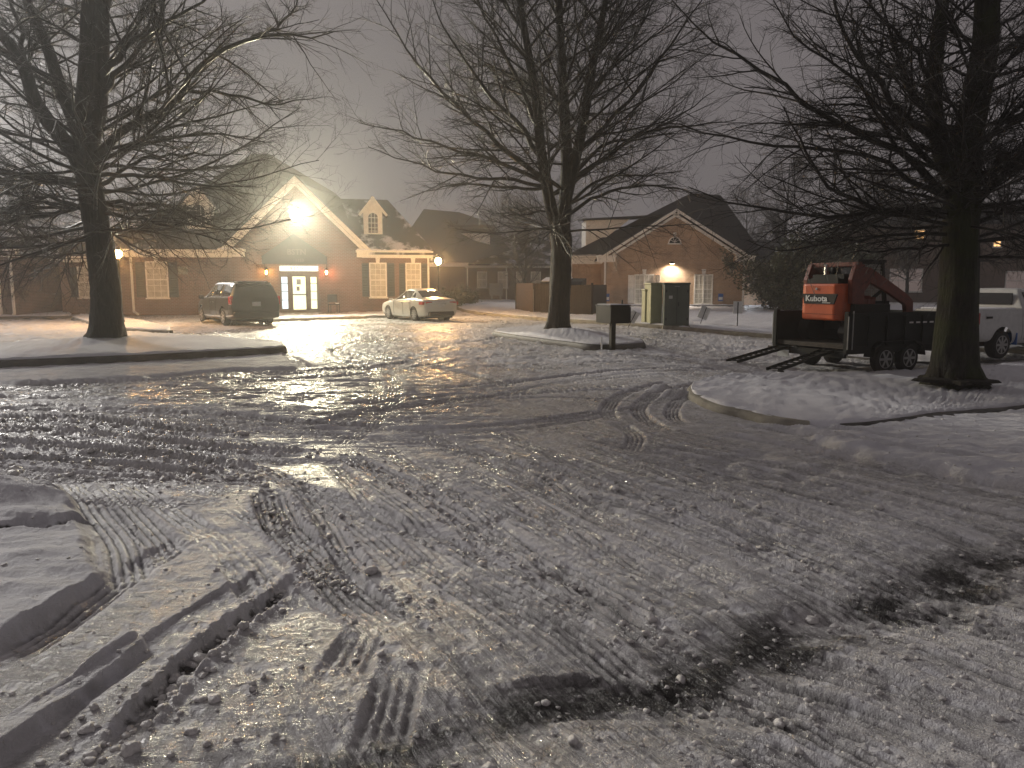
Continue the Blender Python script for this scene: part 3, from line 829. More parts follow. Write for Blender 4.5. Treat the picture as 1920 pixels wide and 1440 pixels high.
def snow_ledge(par, x0, x1, y0, y1, z, seed=0):
    n = 26; xs = np.linspace(x0, x1, n); rs_ = np.random.RandomState(seed)
    hgt = .03+.05*rs_.rand(n); hgt[0] = hgt[-1] = .01
    m = MB(); vs = []
    for i in range(n): vs += [(xs[i], y0, z), (xs[i], y0-.02*rs_.rand(), z+hgt[i]), (xs[i], y1, z+hgt[i]*.9), (xs[i], y1, z)]
    fs = [(4*i+a, 4*i+4+a, 4*i+4+(a+1) % 4, 4*i+(a+1) % 4) for i in range(n-1) for a in range(4)]+[(0, 1, 2, 3), (4*n-1, 4*n-2, 4*n-3, 4*n-4)]
    m.add(vs, fs); return m.build('snow_cap', M['snow'], par, smooth=True)

def spot(name, loc, aim, e, c, size=1.5, blend=.6, r=.12):
    l = bpy.data.lights.new(name, 'SPOT'); l.energy = e; l.color = c; l.spot_size = size; l.spot_blend = blend; l.shadow_soft_size = r
    o = bpy.data.objects.new(name, l); col.objects.link(o); o.location = loc
    o.rotation_euler = (Vector(aim)-Vector(loc)).to_track_quat('-Z', 'Y').to_euler(); return o
def point(name, loc, e, c, r=.08):
    l = bpy.data.lights.new(name, 'POINT'); l.energy = e; l.color = c; l.shadow_soft_size = r
    o = bpy.data.objects.new(name, l); col.objects.link(o); o.location = loc; return o

# ================================================================== lit office on the left
yaw = math.radians(12)
office = empty('brick_office', (-11.25, 41, .06), yaw, 'red brick office with a floodlit steep gable, dark awning and glowing glass door', 'building')
def ow(x, y, z):
    c, s = math.cos(yaw), math.sin(yaw)
    return Vector((-11.25+c*x-s*y, 41+s*x+c*y, .06+z))
AW, AH, EZ = 3.45, 7.0, 3.35
# walls as one closed shell, the gable front standing 0.6 m proud
m = MB()
dx0, dx1, dz = -1.0, 1.0, 2.62
fx0, fx1 = -3.35, 3.25
apx = -.05; apz = 6.75
# front gable wall with a door opening: pieces butted
m.prism([(fx0, 0, 0), (dx0, 0, 0), (dx0, 0, dz), (dx1, 0, dz), (dx1, 0, 0), (fx1, 0, 0), (fx1, 0, EZ), (apx, 0, apz), (fx0, 0, EZ)], (0, .25, 0))
m.bb(fx0, fx0+.25, .252, .9, 0, EZ); m.bb(fx1-.25, fx1, .252, .9, 0, EZ)
m.bb(-9.2, fx0+.2, .6, .85, 0, 3.1)          # left wing
m.bb(fx1-.2, 6.95, .6, .85, 0, 3.1)          # right wing
m.bb(6.7, 6.95, .852, 13, 0, 3.1)
m.bb(-9.2, -8.95, .852, 13, 0, 3.1)
m.bb(-12.3, -9.2, 2.4, 2.65, 0, 2.9); m.bb(-12.3, -12.05, 2.65, 12, 0, 2.9)
m.build('wall', M['brick'], office)
# roofs
r = MB()
r.slab([(-3.75, -.35, 3.42), (apx, -.35, 7.12), (apx, 7, 7.12), (-3.75, 7, 3.42)], .12)
r.slab([(apx, -.35, 7.12), (3.65, -.35, 3.42), (3.65, 7, 3.42), (apx, 7, 7.12)], .12)
r.build('roof', M['shingle'], office)
r = MB()
a0, a1 = (-2.9, 7, 9.35), (-1.9, 7, 9.35)
c0, c1, c2, c3 = (-9.6, .15, 3.3), (7.25, .15, 3.3), (7.25, 14, 3.3), (-9.6, 14, 3.3)
ridge = (1.2, 4.0, 6.55)
r.poly([(-9.6, .15, 3.3), (-3.2, .15, 3.3), (-1.9, 5.5, 8.2), (-1.9, 7, 9.35), (-2.9, 7, 9.35)])
r.poly([c3, c0, a0]); r.poly([(4.9, 14, 3.3), c3, a0, a1]); r.poly([a1, (1.2, 7.2, 7.5), (5.6, 9, 4.6), (4.9, 14, 3.3)])
r.poly([(-1.9, 7, 9.35), (-1.9, 4.2, 7.0), (1.1, 4.0, 6.55), (2.0, 7, 6.8)])
r.poly([(-4, .15, 3.3), (3.2, .15, 3.3), (2.2, 4.0, 6.55), (-1.9, 5.4, 8.1)])
r.poly([(-1.9, 5.4, 8.1), (2.2, 4.0, 6.55), (1.9, 5.5, 7.0), (-1.9, 7, 9.35)])
r.build('roof', M['shingle'], office)
r = MB()
r.slab([(2.6, .12, 3.28), (7.3, .12, 3.28), (4.9, 4, 6.5), (.8, 4, 6.5)], .1)
r.slab([(7.3, .12, 3.28), (7.3, 8.2, 3.28), (4.9, 4, 6.5)], .1)
r.slab([(.8, 4, 6.5), (4.9, 4, 6.5), (7.3, 8.2, 3.28), (.8, 8.2, 3.28)], .1)
rw = r.build('roof', M['shinglesnow'], office)
r = MB(); r.slab([(-12.7, 2.0, 3.0), (-9.3, 2.0, 3.0), (-8.2, 6, 5.2), (-10, 6, 5.2)], .1)
r.slab([(-12.7, 2.0, 3.0), (-10, 6, 5.2), (-10, 10, 5.2), (-12.7, 12, 3.0)], .1).build('roof', M['shinglesnow'], office)
# rake boards on the gable
for sx, ex in ((-1, -3.9), (1, 3.8)):
    k = MB(); ax = apx; a = Vector((ax, -.40, 7.16)); b = Vector((ex, -.40, 3.36))
    d = (b-a).normalized(); nrm = Vector((d.z*sx, 0, -d.x*sx)); nrm = nrm if nrm.z < 0 else -nrm
    k.prism([a, b, b+nrm*.20, a+nrm*.20], (0, .05, 0))
    a2 = a+nrm*.21+Vector((0, .06, 0)); b2 = b+nrm*.21+Vector((0, .06, 0))
    k.prism([a2, b2, b2+nrm*.16, a2+nrm*.16], (0, .05, 0))
    k.prism([a+Vector((0, .052, -.0))+nrm*.02, b+Vector((0, .052, 0))+nrm*.02, b+Vector((0, .052, 0))+nrm*.06, a+Vector((0, .052, 0))+nrm*.06], (0, .34, 0))
    k.build('rake_board', M['white'], office)
eave(office, 3.28, 7.1, .6, 3.02, 3.34); eave(office, -9.4, -2.95, .6, 2.98, 3.32)
eave(office, -12.6, -9.41, 2.4, 2.75, 3.0)
k = MB(); k.bb(-3.95, -2.7, -.45, -.002, 3.0, 3.28); k.bb(-4.0, -2.65, -.52, -.002, 3.28, 3.38); k.build('cornice_return', M['white'], office)
k = MB(); k.bb(3.0, 3.6, -.45, -.002, 3.02, 3.28); k.bb(2.95, 3.66, -.52, -.002, 3.28, 3.40); k.build('cornice_return', M['white'], office)
snow_ledge(office, -3.98, -2.68, -.5, -.05, 3.385, 2); snow_ledge(office, 3.0, 3.64, -.5, -.05, 3.405, 3); snow_ledge(office, 3.7, 7.05, .16, .4, 3.4, 4)
# dormers
def dormer(par, x, y, z, w, h, arch=True, depth=3, snow=False):
    k = MB(); k.prism([(x-w/2, y, z), (x+w/2, y, z), (x+w/2, y, z+h), (x, y, z+h+w*.62), (x-w/2, y, z+h)], (0, depth, 0))
    dm = k.build('dormer', M['white'], par)
    k = MB()
    k.slab([(x-w/2-.28, y-.2, z+h-.22), (x, y-.2, z+h+w*.62+.14), (x, y+depth, z+h+w*.62+.14), (x-w/2-.28, y+depth, z+h-.22)], .08)
    k.slab([(x, y-.2, z+h+w*.62+.14), (x+w/2+.28, y-.2, z+h-.22), (x+w/2+.28, y+depth, z+h-.22), (x, y+depth, z+h+w*.62+.14)], .08)
    k.build('dormer_roof', M['shingle'], dm)
    for s in (-1, 1):
        a = Vector((x, y-.23, z+h+w*.62+.16)); b = Vector((x+s*(w/2+.3), y-.23, z+h-.22))
        d = (b-a).normalized(); nn = Vector((d.z, 0, -d.x)); nn = nn if nn.z < 0 else -nn
        MB().prism([a, b, b+nn*.14, a+nn*.14], (0, .04, 0)).build('rake_board', M['white'], dm)
    # arched sash: glass disc sector plus muntins
    ww = w*.28
    arc = [(x+ww*math.cos(t), y-.02, z+h*.72+ww*math.sin(t)) for t in np.linspace(0, PI, 15)]
    MB().prism([(x-ww, y-.02, z+.12)]+[(x+ww, y-.02, z+.12)]+arc[:-1]+[arc[-1]], (0, .018, 0)).build('pane', M['carglass'], dm)
    g_ = MB()
    for i in range(14):
        g_.bar(Vector(arc[i])+Vector((0, -.02, 0)), Vector(arc[i+1])+Vector((0, -.02, 0)), .05)
    for sx in (-1, 1): g_.bb(x+sx*ww-.03, x+sx*ww+.03, y-.045, y-.005, z+.12, z+h*.72)
    for xx_ in (-ww/3, ww/3): g_.bb(x+xx_-.012, x+xx_+.012, y-.04, y-.021, z+.12, z+h*.74+ww*.8)
    for zz_ in (.12, .3, .5, .72): g_.bb(x-ww, x+ww, y-.042, y-.022, z+h*zz_-.012+(.06 if zz_ == .12 else 0), z+h*zz_+.012+(.06 if zz_ == .12 else 0))
    g_.build('window_frame', M['white'], dm)
    return dm
dormer(office, 3.95, 1.4, 4.3, 1.02, 1.3)
dormer(office, -5.1, 1.4, 4.5, 1.2, 1.3)
# windows
window(office, 4.13, .95, .80, 1.75, .6, (3, 6), 2, shw=.40)
window(office, 6.05, .95, .72, 1.75, .6, (3, 6), 2, shw=.33)
window(office, -7.15, .95, .95, 1.75, .6, (3, 6), 2, shw=.45)
k = MB(); k.bb(-6.1, -5.65, .56, .598, 2.1, 2.5).build('notice_board', M['paper'], office)
window(office, -11.0, .95, .8, 1.5, 2.4, (3, 6), 2, shw=.33)
downspout(office, 6.88, .6, 0, 3.05, .2); downspout(office, -9.12, .6, 0, 3.0, .0); downspout(office, -8.35, .6, 0, 3.0)
# door, sidelights, transom sign
dr = MB()
for a, b in ((-1.0, -.93), (-.62, -.50), (.44, .56), (.87, 1.0)): dr.bb(a, b, .04, .16, .0, 2.28)
dr.bb(-1.0, 1.0, .03, .17, 2.20, 2.28); dr.bb(-1.0, 1.0, .03, .17, 2.56, 2.62)
dr.bb(-.93, -.62, .06, .14, 0, .30); dr.bb(.56, .87, .06, .14, 0, .30); dr.bb(-.93, -.62, .06, .14, 1.98, 2.2); dr.bb(.56, .87, .06, .14, 1.98, 2.2)
for z in (.75, 1.2, 1.62): dr.bb(-.93, -.62, .07, .12, z, z+.03); dr.bb(.56, .87, .07, .12, z, z+.03)
dr.bb(-.50, -.36, .05, .13, .0, 2.2); dr.bb(.30, .44, .05, .13, .0, 2.2); dr.bb(-.36, .30, .05, .13, 0, .26); dr.bb(-.36, .30, .05, .13, 2.0, 2.2); dr.bb(-.36, .30, .06, .12, 1.02, 1.08)
dr = dr.build('door_frame', M['bronze'], office)
MB().bb(-.36, .30, .09, .11, .26, 2.0).build('door_glass', M['lit'], dr)
MB().bb(-.93, -.62, .09, .11, .30, 1.98).build('side_glass', M['litblue'], dr)
MB().bb(.56, .87, .09, .11, .30, 1.98).build('side_glass', M['lit'], dr)
MB().bb(-1.0, .97, .08, .12, 2.285, 2.555).build('transom_sign', M['litsign'], dr)
MB().bb(-.16, .06, .075, .088, 1.58, 1.86).build('paper_notice', M['paper'], dr); MB().bb(-.17, -.01, .075, .088, 1.25, 1.48).build('paper_notice', M['paper'], dr)
MB().bar((.36, -.02, .95), (.36, -.02, 1.25), .03).build('door_handle', M['black'], dr)
textmesh('B S T N', .21, 'lettering', M['bronze'], office, (-.12, .07, 2.42), (PI/2, 0, 0), squash=1.0)
# awning
aw = MB()
A0, A1, az0, az1, ap = -1.75, 1.45, 2.62, 2.98, 4.12; ay = -1.15; ac = (A0+A1)/2
aw.poly([(A0, ay, az0), (A1, ay, az0), (A1, ay, az1), (ac, ay, ap), (A0, ay, az1)])
aw.poly([(A0, ay, az0), (A0, ay, az1), (A0, -.01, az1), (A0, -.01, az0)]); aw.poly([(A1, ay, az0), (A1, -.01, az0), (A1, -.01, az1), (A1, ay, az1)])
aw.poly([(A0, ay, az1), (ac, ay, ap), (ac, -.01, ap), (A0, -.01, az1)]); aw.poly([(A1, ay, az1), (A1, -.01, az1), (ac, -.01, ap), (ac, ay, ap)])
o = aw.build('awning', M['awning'], office); so = o.modifiers.new('thick', 'SOLIDIFY'); so.thickness = .03
t1 = textmesh('BSTN', .40, 'lettering', M['fadedletter'], o, (ac+.12, ay-.03, 3.22), (PI/2, 0, 0)); textmesh('1153', .22, 'lettering', M['fadedletter'], o, (ac+.25, ay-.03, 2.80), (PI/2, 0, 0))
# wall lanterns, floodlight
def lantern(par, x, z, mat):
    l = MB(); l.bb(x-.06, x+.06, -.04, -.002, z-.2, z+.2); l.bar((x, -.03, z+.14), (x, -.16, z+.2), .03)
    l.lathe([(z+.1, .11), (z+.2, .04), (z+.24, .01)], 8, 'z', (x, -.17, 0)); l.lathe([(z-.16, .04), (z-.13, .07)], 8, 'z', (x, -.17, 0))
    for i in range(4):
        t = PI/4+i*PI/2; l.bar((x+.09*math.cos(t), -.17+.09*math.sin(t), z+.1), (x+.06*math.cos(t), -.17+.06*math.sin(t), z-.14), .012)
    w = l.build('wall_lantern', M['black'], par)
    MB().lathe([(z-.12, .03), (z-.03, .065), (z+.08, .03)], 12, 'z', (x, -.17, 0)).build('bulb', M[mat], w, smooth=True)
lantern(office, -1.65, 2.23, 'amber'); lantern(office, 1.4, 2.23, 'redbulb')
fl = MB(); fl.bb(-.22, .22, -.10, -.002, 4.95, 5.35); fl.lathe([(-.34, .33), (-.10, .22)], 24, 'y', (0, 0, 5.15))
fl = fl.build('floodlight', M['black'], office)
MB().lathe([(-.46, .08), (-.44, .18), (-.40, .26), (-.35, .31), (-.342, .31)], 28, 'y', (0, 0, 5.15)).build('lens', M['flood'], fl, smooth=True)
spot('flood_lamp', ow(0, -.55, 5.15), ow(7.0, -26, 1.0), 6000, (1, .91, .64), math.radians(132), 1.0, .18)
point('flood_glow', ow(0, -.75, 5.15), 12, (1, .94, .70), .2)
point('lantern_lamp', ow(-1.65, -.32, 2.23), 26, (1, .52, .12), .05)
point('lantern_lamp', ow(1.4, -.32, 2.23), 26, (1, .30, .12), .05)
spot('door_lamp', ow(0, .0, 1.9), ow(0, -4, .2), 60, (.9, 1, .85), 2.2, .5, .3)
# step and things by the door
k = MB(); k.bb(-1.6, 2.0, -1.5, .02, -.05, .10).build('door_step', M['kerb'], office, bevel=.02)
# chair / bench by the door
ch = empty('porch_chair', ow(1.75, -.75, .11), yaw+.3, 'dark metal chair with a pale towel beside the glass door', 'chair')
k = MB(); k.bb(-.25, .25, -.25, .25, .42, .46).build('seat', M['black'], ch)
k = MB(); k.bb(-.25, .25, .23, .27, .55, .95); k.bar((-.23, .25, .46), (-.23, .25, .9), .03); k.bar((.23, .25, .46), (.23, .25, .9), .03); k.build('backrest', M['black'], ch)
for sx in (-1, 1):
    for sy in (-1, 1): MB().bar((sx*.23, sy*.23, 0), (sx*.23, sy*.23, .42), .03).build('leg', M['black'], ch)
MB().prism([(.05, -.27, .47), (.2, -.27, .47), (.28, .1, .49), (.1, .1, .49)], (0, 0, .02)).build('cloth', M['signwhite'], ch)

# ================================================================== brick building on the right
B2 = empty('gabled_brick_building', P(1265, 577, 47)[:2]+(float(terr(9.5, 47))+.05,), 0, 'brown brick building with a wide white trimmed gable, fanlight and single wall lamp', 'building')
bx, by, bz = B2.location
def zz(py, Y): return P(960, py, Y)[2]-bz
def xx(px, Y=47): return P(px, 560, Y)[0]-bx
w = MB(); ez = zz(480, 47)
gx0, gx1 = xx(1134), xx(1393); gax = xx(1262); gaz = zz(398, 47)
w.prism([(gx0, 0, 0), (gx1, 0, 0), (gx1, 0, ez), (gax, 0, gaz-.1), (gx0, 0, ez)], (0, .25, 0))
w.bb(gx1-.25, gx1, .252, 12, 0, ez); w.bb(gx0, gx0+.25, .252, 2.2, 0, ez)
wx0 = xx(1068, 49.2); w.bb(wx0, gx0+.2, 2.2, 2.45, 0, ez-.1); w.bb(wx0, wx0+.25, 2.452, 12, 0, ez-.1)
w.build('wall', M['brick2'], B2)
ov = .45; sl_ = (gaz-ez)/(gax-gx0)
r = MB(); zl = ez-ov*sl_+.12
r.slab([(gx0-ov, -.35, zl), (gax, -.35, gaz+.14), (gax, 9, gaz+.14), (gx0-ov, 9, zl)], .12); r.slab([(gax, -.35, gaz+.14), (gx1+ov, -.35, zl), (gx1+ov, 9, zl), (gax, 9, gaz+.14)], .12)
# main hip behind
pk = (xx(1290, 53), 6, zz(362, 53)); pk2 = (xx(1345, 53), 6, zz(366, 53))
L0 = (wx0-.4, 1.8, ez+.05); R0 = (xx(1420, 50), 1.8, ez+.05); L1 = (wx0-.4, 14, ez+.05); R1 = (xx(1420, 50), 14, ez+.05)
r.slab([L0, R0, pk2, pk], .1); r.slab([L1, L0, pk], .1); r.slab([R0, R1, pk2], .1); r.slab([R1, L1, pk, pk2], .1)
r.build('roof', M['shingledark'], B2)
# shed dormer on the left slope
dx_, dy_ = xx(1097, 50), 3.0
k = MB(); za, zb = zz(412, 50), zz(455, 50); x1_ = xx(1163, 50)
k.prism([(dx_, dy_, zb-.3), (dx_+.1, dy_, zb-.6), (x1_+.5, dy_, za+.02), (dx_, dy_, za)], (0, 3, 0)); dd = k.build('dormer', M['white'], B2)
k = MB(); k.slab([(dx_-.25, dy_-.2, za+.06), (xx(1262, 50), dy_-.2, za+.35), (xx(1262, 50), dy_+3.3, za+.5), (dx_-.25, dy_+3.3, za+.3)], .14); k.build('dormer_roof', M['shingledark'], dd)
for s, ex in ((-1, gx0-ov), (1, gx1+ov)):
    a = Vector((gax, -.40, gaz+.18)); b = Vector((ex, -.40, zl+.04)); d = (b-a).normalized(); nn = Vector((d.z, 0, -d.x)); nn = nn if nn.z < 0 else -nn
    k = MB(); k.prism([a, b, b+nn*.15, a+nn*.15], (0, .05, 0)); k.prism([a+nn*.02+Vector((0, .052, 0)), b+nn*.02+Vector((0, .052, 0)), b+nn*.06+Vector((0, .052, 0)), a+nn*.06+Vector((0, .052, 0))], (0, .34, 0))
    a2 = a+nn*.24+Vector((0, .1, 0)); b2 = b+nn*.24+Vector((0, .1, 0)); k.prism([a2, b2, b2+nn*.13, a2+nn*.13], (0, .28, 0)); k.build('rake_board', M['white'], B2)
eave(B2, wx0-.35, gx0+.25, 2.2, ez-.42, ez+.02); snow_ledge(B2, wx0-.3, gx0+.2, 1.85, 2.1, ez+.08, 6)
k = MB(); k.bb(gx0-.5, gx0+.55, -.42, -.002, ez-.36, ez-.08); k.bb(gx0-.55, gx0+.6, -.48, -.002, ez-.08, ez+.02); k.build('cornice_return', M['white'], B2)
k = MB(); k.bb(gx1-.55, gx1+.5, -.42, -.002, ez-.36, ez-.08); k.bb(gx1-.6, gx1+.55, -.48, -.002, ez-.08, ez+.02); k.build('cornice_return', M['white'], B2)
window(B2, xx(1207), zz(568, 47), 1.05, 1.66, 0, (4, 6), -1, shw=.36, shmat='white')
MB().box((xx(1207)+.52+.07+.18, -.16, zz(568, 47)+.83), (.36, .03, 1.7), rz=-.6).build('shutter', M['white'], B2)
window(B2, xx(1318), zz(568, 47), 1.0, 1.66, 0, (4, 6), 0)
MB().bb(xx(1207)-.03, xx(1207)+.03, -.06, .0, zz(568, 47), zz(568, 47)+1.66).build('mullion', M['white'], B2); MB().bb(xx(1318)-.04, xx(1318)+.04, -.06, .0, zz(568, 47), zz(568, 47)+1.66).build('mullion', M['white'], B2)
# fanlight
fz = zz(456, 47); fxc = gax; rr_ = .36
arc = [(fxc+rr_*math.cos(t), -.03, fz+rr_*math.sin(t)) for t in np.linspace(0, PI, 17)]
fan = MB().prism(arc, (0, .028, 0)).build('fanlight', M['carglass'], B2)
k = MB()
for i in range(16): k.bar(Vector(arc[i])*1.0+Vector((0, -.02, 0)), Vector(arc[i+1])+Vector((0, -.02, 0)), .06)
for t in np.linspace(0, PI, 6)[1:-1]: k.bar((fxc, -.045, fz+.05), (fxc+rr_*math.cos(t), -.045, fz+rr_*math.sin(t)), .022)
k.bb(fxc-.42, fxc+.42, -.06, 0, fz-.07, fz); k.prism([(fxc-.06, -.05, fz+rr_+.03), (fxc+.06, -.05, fz+rr_+.03), (fxc+.1, -.05, fz+rr_+.28), (fxc-.1, -.05, fz+rr_+.28)], (0, .05, 0)); k.build('window_frame', M['white'], fan)
downspout(B2, gx0-.02, 0, 0, ez-.1, .0); downspout(B2, gx1-.02, 0, 0, ez-.1, .0); downspout(B2, wx0+.08, 2.2, .2, ez-.2, 0)
# wall lamp
lx, lz = xx(1257), zz(494, 47)
k = MB(); k.lathe([(lz+.10, .05), (lz+.06, .12), (lz-.02, .22)], 16, 'z', (lx, -.25, 0)); k.bar((lx, 0, lz+.09), (lx, -.25, lz+.09), .04); wl = k.build('wall_lamp', M['black'], B2)
MB().lathe([(lz-.045, .02), (lz-.03, .14), (lz-.022, .16)], 16, 'z', (lx, -.25, 0)).build('lens', M['warmlens'], wl)
spot('wall_lamp_light', (bx+lx, by-.42, bz+lz-.10), (bx+lx, by+.05, bz+lz-2.0), 240, (1, .86, .70), 2.7, .8, .05)
# low dark planting bed in front
k = MB(); k.bb(xx(1170), xx(1400), -.5, -.01, -.1, .16).build('plinth', M['darkkerb'], B2); snow_ledge(B2, xx(1170), xx(1390), -.5, -.02, .165, 8)
for px_ in (1138, 1351):
    s = MB(); x_ = xx(px_); z_ = zz(563, 47); s.bb(x_-.15, x_+.15, -.03, -.004, z_-.05, z_+.40); o = s.build('parking_sign', M['blue'], B2)
    MB().bb(x_-.12, x_+.12, -.036, -.031, z_+.02, z_+.20).build('sign_panel', M['signwhite'], o)
# annexe to the right with a bright lamp
an = MB(); an.bb(gx1+.6, gx1+5.5, 3.5, 3.75, 0, ez-.3); an.build('annexe_wall', M['brick2'], B2)
MB().slab([(gx1+.2, 3.0, ez-.2), (gx1+6, 3.0, ez-.2), (gx1+6, 8, ez+1.4), (gx1+.2, 8, ez+1.4)], .12).build('roof', M['shingledark'], B2)
k = MB(); lx2, lz2 = gx1+.95, zz(524, 50.5); k.bb(lx2-.12, lx2+.12, 3.38, 3.498, lz2-.12, lz2+.14); wl = k.build('wall_lamp', M['black'], B2)
MB().bb(lx2-.10, lx2+.10, 3.35, 3.378, lz2-.10, lz2+.08).build('lens', M['cold'], wl)
spot('annexe_lamp_light', (bx+lx2, by+3.2, bz+lz2), (bx+lx2+.6, by+.5, bz-.3), 160, (.85, .92, 1), 2.6, .6, .08)

# ================================================================== hazy house in the middle distance
HY = 64
B3 = empty('hipped_brick_house', (P(880, 560, HY)[0], HY, float(terr(-3, HY))), math.radians(8), 'hazy brick house with a tall snow dusted hip roof behind the silver car', 'building')
x3, y3, z3 = B3.location
def X3(px, dy=0): return P(px, 560, HY+dy)[0]-x3
def Z3(py, dy=0): return P(960, py, HY+dy)[2]-z3
w = MB(); w.bb(X3(735), X3(868), -3.0, -2.75, 0, Z3(496)); w.bb(X3(868), X3(1060), 0, .25, 0, Z3(496)); w.bb(X3(868)-.25, X3(868), -2.748, .5, 0, Z3(496)); w.build('wall', M['brick3'], B3)
r = MB(); e3 = Z3(495)
p1 = (X3(815, 6), 6, Z3(393, 6)); p2 = (X3(880, 6), 6, Z3(398, 6)); p3 = (X3(925, 6), 6, Z3(413, 6))
r.poly([(X3(720, -3), -3.6, e3), (X3(872), -3.6, e3), (p2[0], 6, p2[2]), p1]); r.poly([(X3(720), 14, e3), (X3(720, -3), -3.6, e3), p1])
r.poly([(X3(872), -3.6, e3), (X3(872)+4, 1, e3+1.2), (p3[0], 6, p3[2]), p2]); r.poly([p1, p2, p3, (X3(1070), 14, e3), (X3(720), 14, e3)])
r.build('roof', M['shingle'], B3)
r = MB(); r.slab([(X3(866), -.5, e3), (X3(1075), -.5, e3), (X3(1040, 5), 5, Z3(440, 5)), (X3(850, 5), 5, Z3(440, 5))], .12); r.slab([(X3(1075), -.5, e3), (X3(1075), 12, e3), (X3(1040, 5), 5, Z3(440, 5))], .12); r.build('roof', M['shinglesnow'], B3)
k = MB(); k.prism([(X3(868), 1.0, Z3(436)), (X3(922), 1.0, Z3(436)), (X3(922), 1.0, Z3(463)), (X3(916), 1.0, Z3(463))], (0, 3, 0)); k.build('dormer', M['white'], B3)
MB().slab([(X3(845), .6, Z3(420)), (X3(930), .6, Z3(420)), (X3(930), 5, Z3(415)), (X3(845), 5, Z3(415))], .25).build('dormer_roof', M['shingledark'], B3)
eave(B3, X3(735), X3(872), -3, e3-.3, e3-.02); eave(B3, X3(868), X3(1070), 0, e3-.3, e3-.02)
for px_ in (904, 943, 978, 1006):
    window(B3, X3(px_), Z3(538), .7, 1.2, 0, (2, 2), 0, key=False)
downspout(B3, X3(871), -3, 0, e3-.3, 0); downspout(B3, X3(950), 0, 0, e3-.3, 0)
k = MB(); k.bb(X3(915), X3(940), -1.2, -1.1, .5, 1.5); k.bb(X3(918), X3(921), -1.15, -1.1, -.2, .5); k.bb(X3(934), X3(937), -1.15, -1.1, -.2, .5); o = k.build('porch_bench', M['greyrim'], B3)

# far left brick corner
B4 = empty('brick_building_corner', (P(30, 583, 38)[0], 38, 0.03), 0, 'brick building corner with white downspouts cut off by the far left edge', 'building')
w = MB(); w.bb(-9, 0, 0, .25, 0, 3.1); w.bb(-.25, 0, .252, 7, 0, 3.1); w.build('wall', M['brick3'], B4)
MB().slab([(-9, -.5, 3.2), (.5, -.5, 3.2), (-3, 3.5, 5.6), (-9, 3.5, 5.6)], .15).add([(.5, -.5, 3.2), (.5, 8, 3.2), (-3, 3.5, 5.6)], [(0, 1, 2)]).build('roof', M['shinglesnow'], B4)
eave(B4, -9, .4, 0, 2.95, 3.25); downspout(B4, -.7, 0, 0, 3, 0); downspout(B4, -.06, 0, 0, 3, 0); window(B4, -2.2, .9, .9, 1.6, 0, (3, 4), 2)

# far carport glimpsed at the left, lit from inside
cp = empty('carport', (P(78, 575, 60)[0], 60, float(terr(-36, 60))), 0, 'distant carport with a brightly lit panel standing in for snow at the far left', 'carport')
k = MB(); k.bb(-2.6, 3.2, 0, 5, 2.15, 2.5); k.build('roof', M['shinglesnow'], cp)
for x_ in (-2.3, -.6+.0, 2.9): MB().bb(x_, x_+.18, .1, .3, -.2, 2.15).build('post', M['white'], cp)
MB().bb(-1.0, 1.15, 4.6, 4.8, -.2, 1.15).build('snow_panel', M['signwhite'], cp)  # upright pale panel added in place of a lit patch of snow
MB().bb(-2.4, -1.0, 3.0, 3.2, -.2, 2.1).build('side_panel', M['brick3'], cp)
spot('carport_light', (cp.location[0], 62.5, cp.location[2]+2.0), (cp.location[0], 64.6, cp.location[2]+.5), 420, (.95, .98, 1), 2.2, .5, .1)

# building glimpsed behind the trailer
B5 = empty('distant_dark_building', (P(1740, 560, 62)[0], 62, float(terr(30, 62))), -.1, 'dark distant building with pinkish lit windows behind the orange machine', 'building')
w = MB(); w.bb(-7, 14, 0, .3, -.5, 6.3); w.build('wall', M['brick3'], B5)
MB().slab([(-7.5, -.5, 6.3), (14.5, -.5, 6.3), (11, 4, 8.2), (-4, 4, 8.2)], .2).build('roof', M['shingledark'], B5)
for (x_, z_, w_, h_, mt) in ((-1.8, .9, 2.4, 1.7, 'dimwin'), (2.6, 1.0, 1.5, 1.5, 'dimwin'), (-1.0, 5.0, .8, .7, 'distant'), (4.9, 4.4, .5, .4, 'distant'), (6.6, 1.0, 1.6, 1.4, 'dimwin')):
    window(B5, x_, z_, w_, h_, 0, (2, 2), 0, key=False, curtain=mt)

# ================================================================== lamp posts
def lamppost(loc, h, label, e, c, lens='sodium'):
    x, y, z = loc
    t = empty('lamp_post', loc, 0, label, 'lamp post', 'short post lamps by the office')
    k = MB(); k.lathe([(-.1, .10), (.15, .09), (.2, .05), (h-.2, .035), (h-.15, .05)], 14, 'z'); k.build('post', M['black'], t)
    k = MB(); k.lathe([(h-.14, .06), (h-.1, .11)], 12, 'z'); k.lathe([(h+.19, .17), (h+.27, .08), (h+.34, .02)], 12, 'z')
    for i in range(4):
        a = PI/4+i*PI/2; k.bar((.1*math.cos(a), .1*math.sin(a), h-.1), (.15*math.cos(a), .15*math.sin(a), h+.19), .014)
    k.build('lantern_frame', M['black'], t)
    MB().lathe([(h-.09, .05), (h-.0, .12), (h+.08, .14), (h+.16, .10), (h+.18, .03)], 20, 'z').build('globe', M[lens], t, smooth=True)
    return t
gl = G(230, 612); lamppost((gl[0], gl[1], gl[2]+.1), 2.65, 'black lamp post with glowing orange lantern just right of the left tree', 1100, (1, .62, .27))
lp = P(823, 590, 37.5); lamppost((lp[0], lp[1], .05), 2.65, 'glowing orange lamp post behind the roof of the silver sedan', 0, None, 'sodiumbright')
lp = P(103, 585, 58); lamppost((lp[0], lp[1], .25), 2.9, 'small distant lamp post beside the carport at far left', 120, (1, .75, .5), 'farsodium')
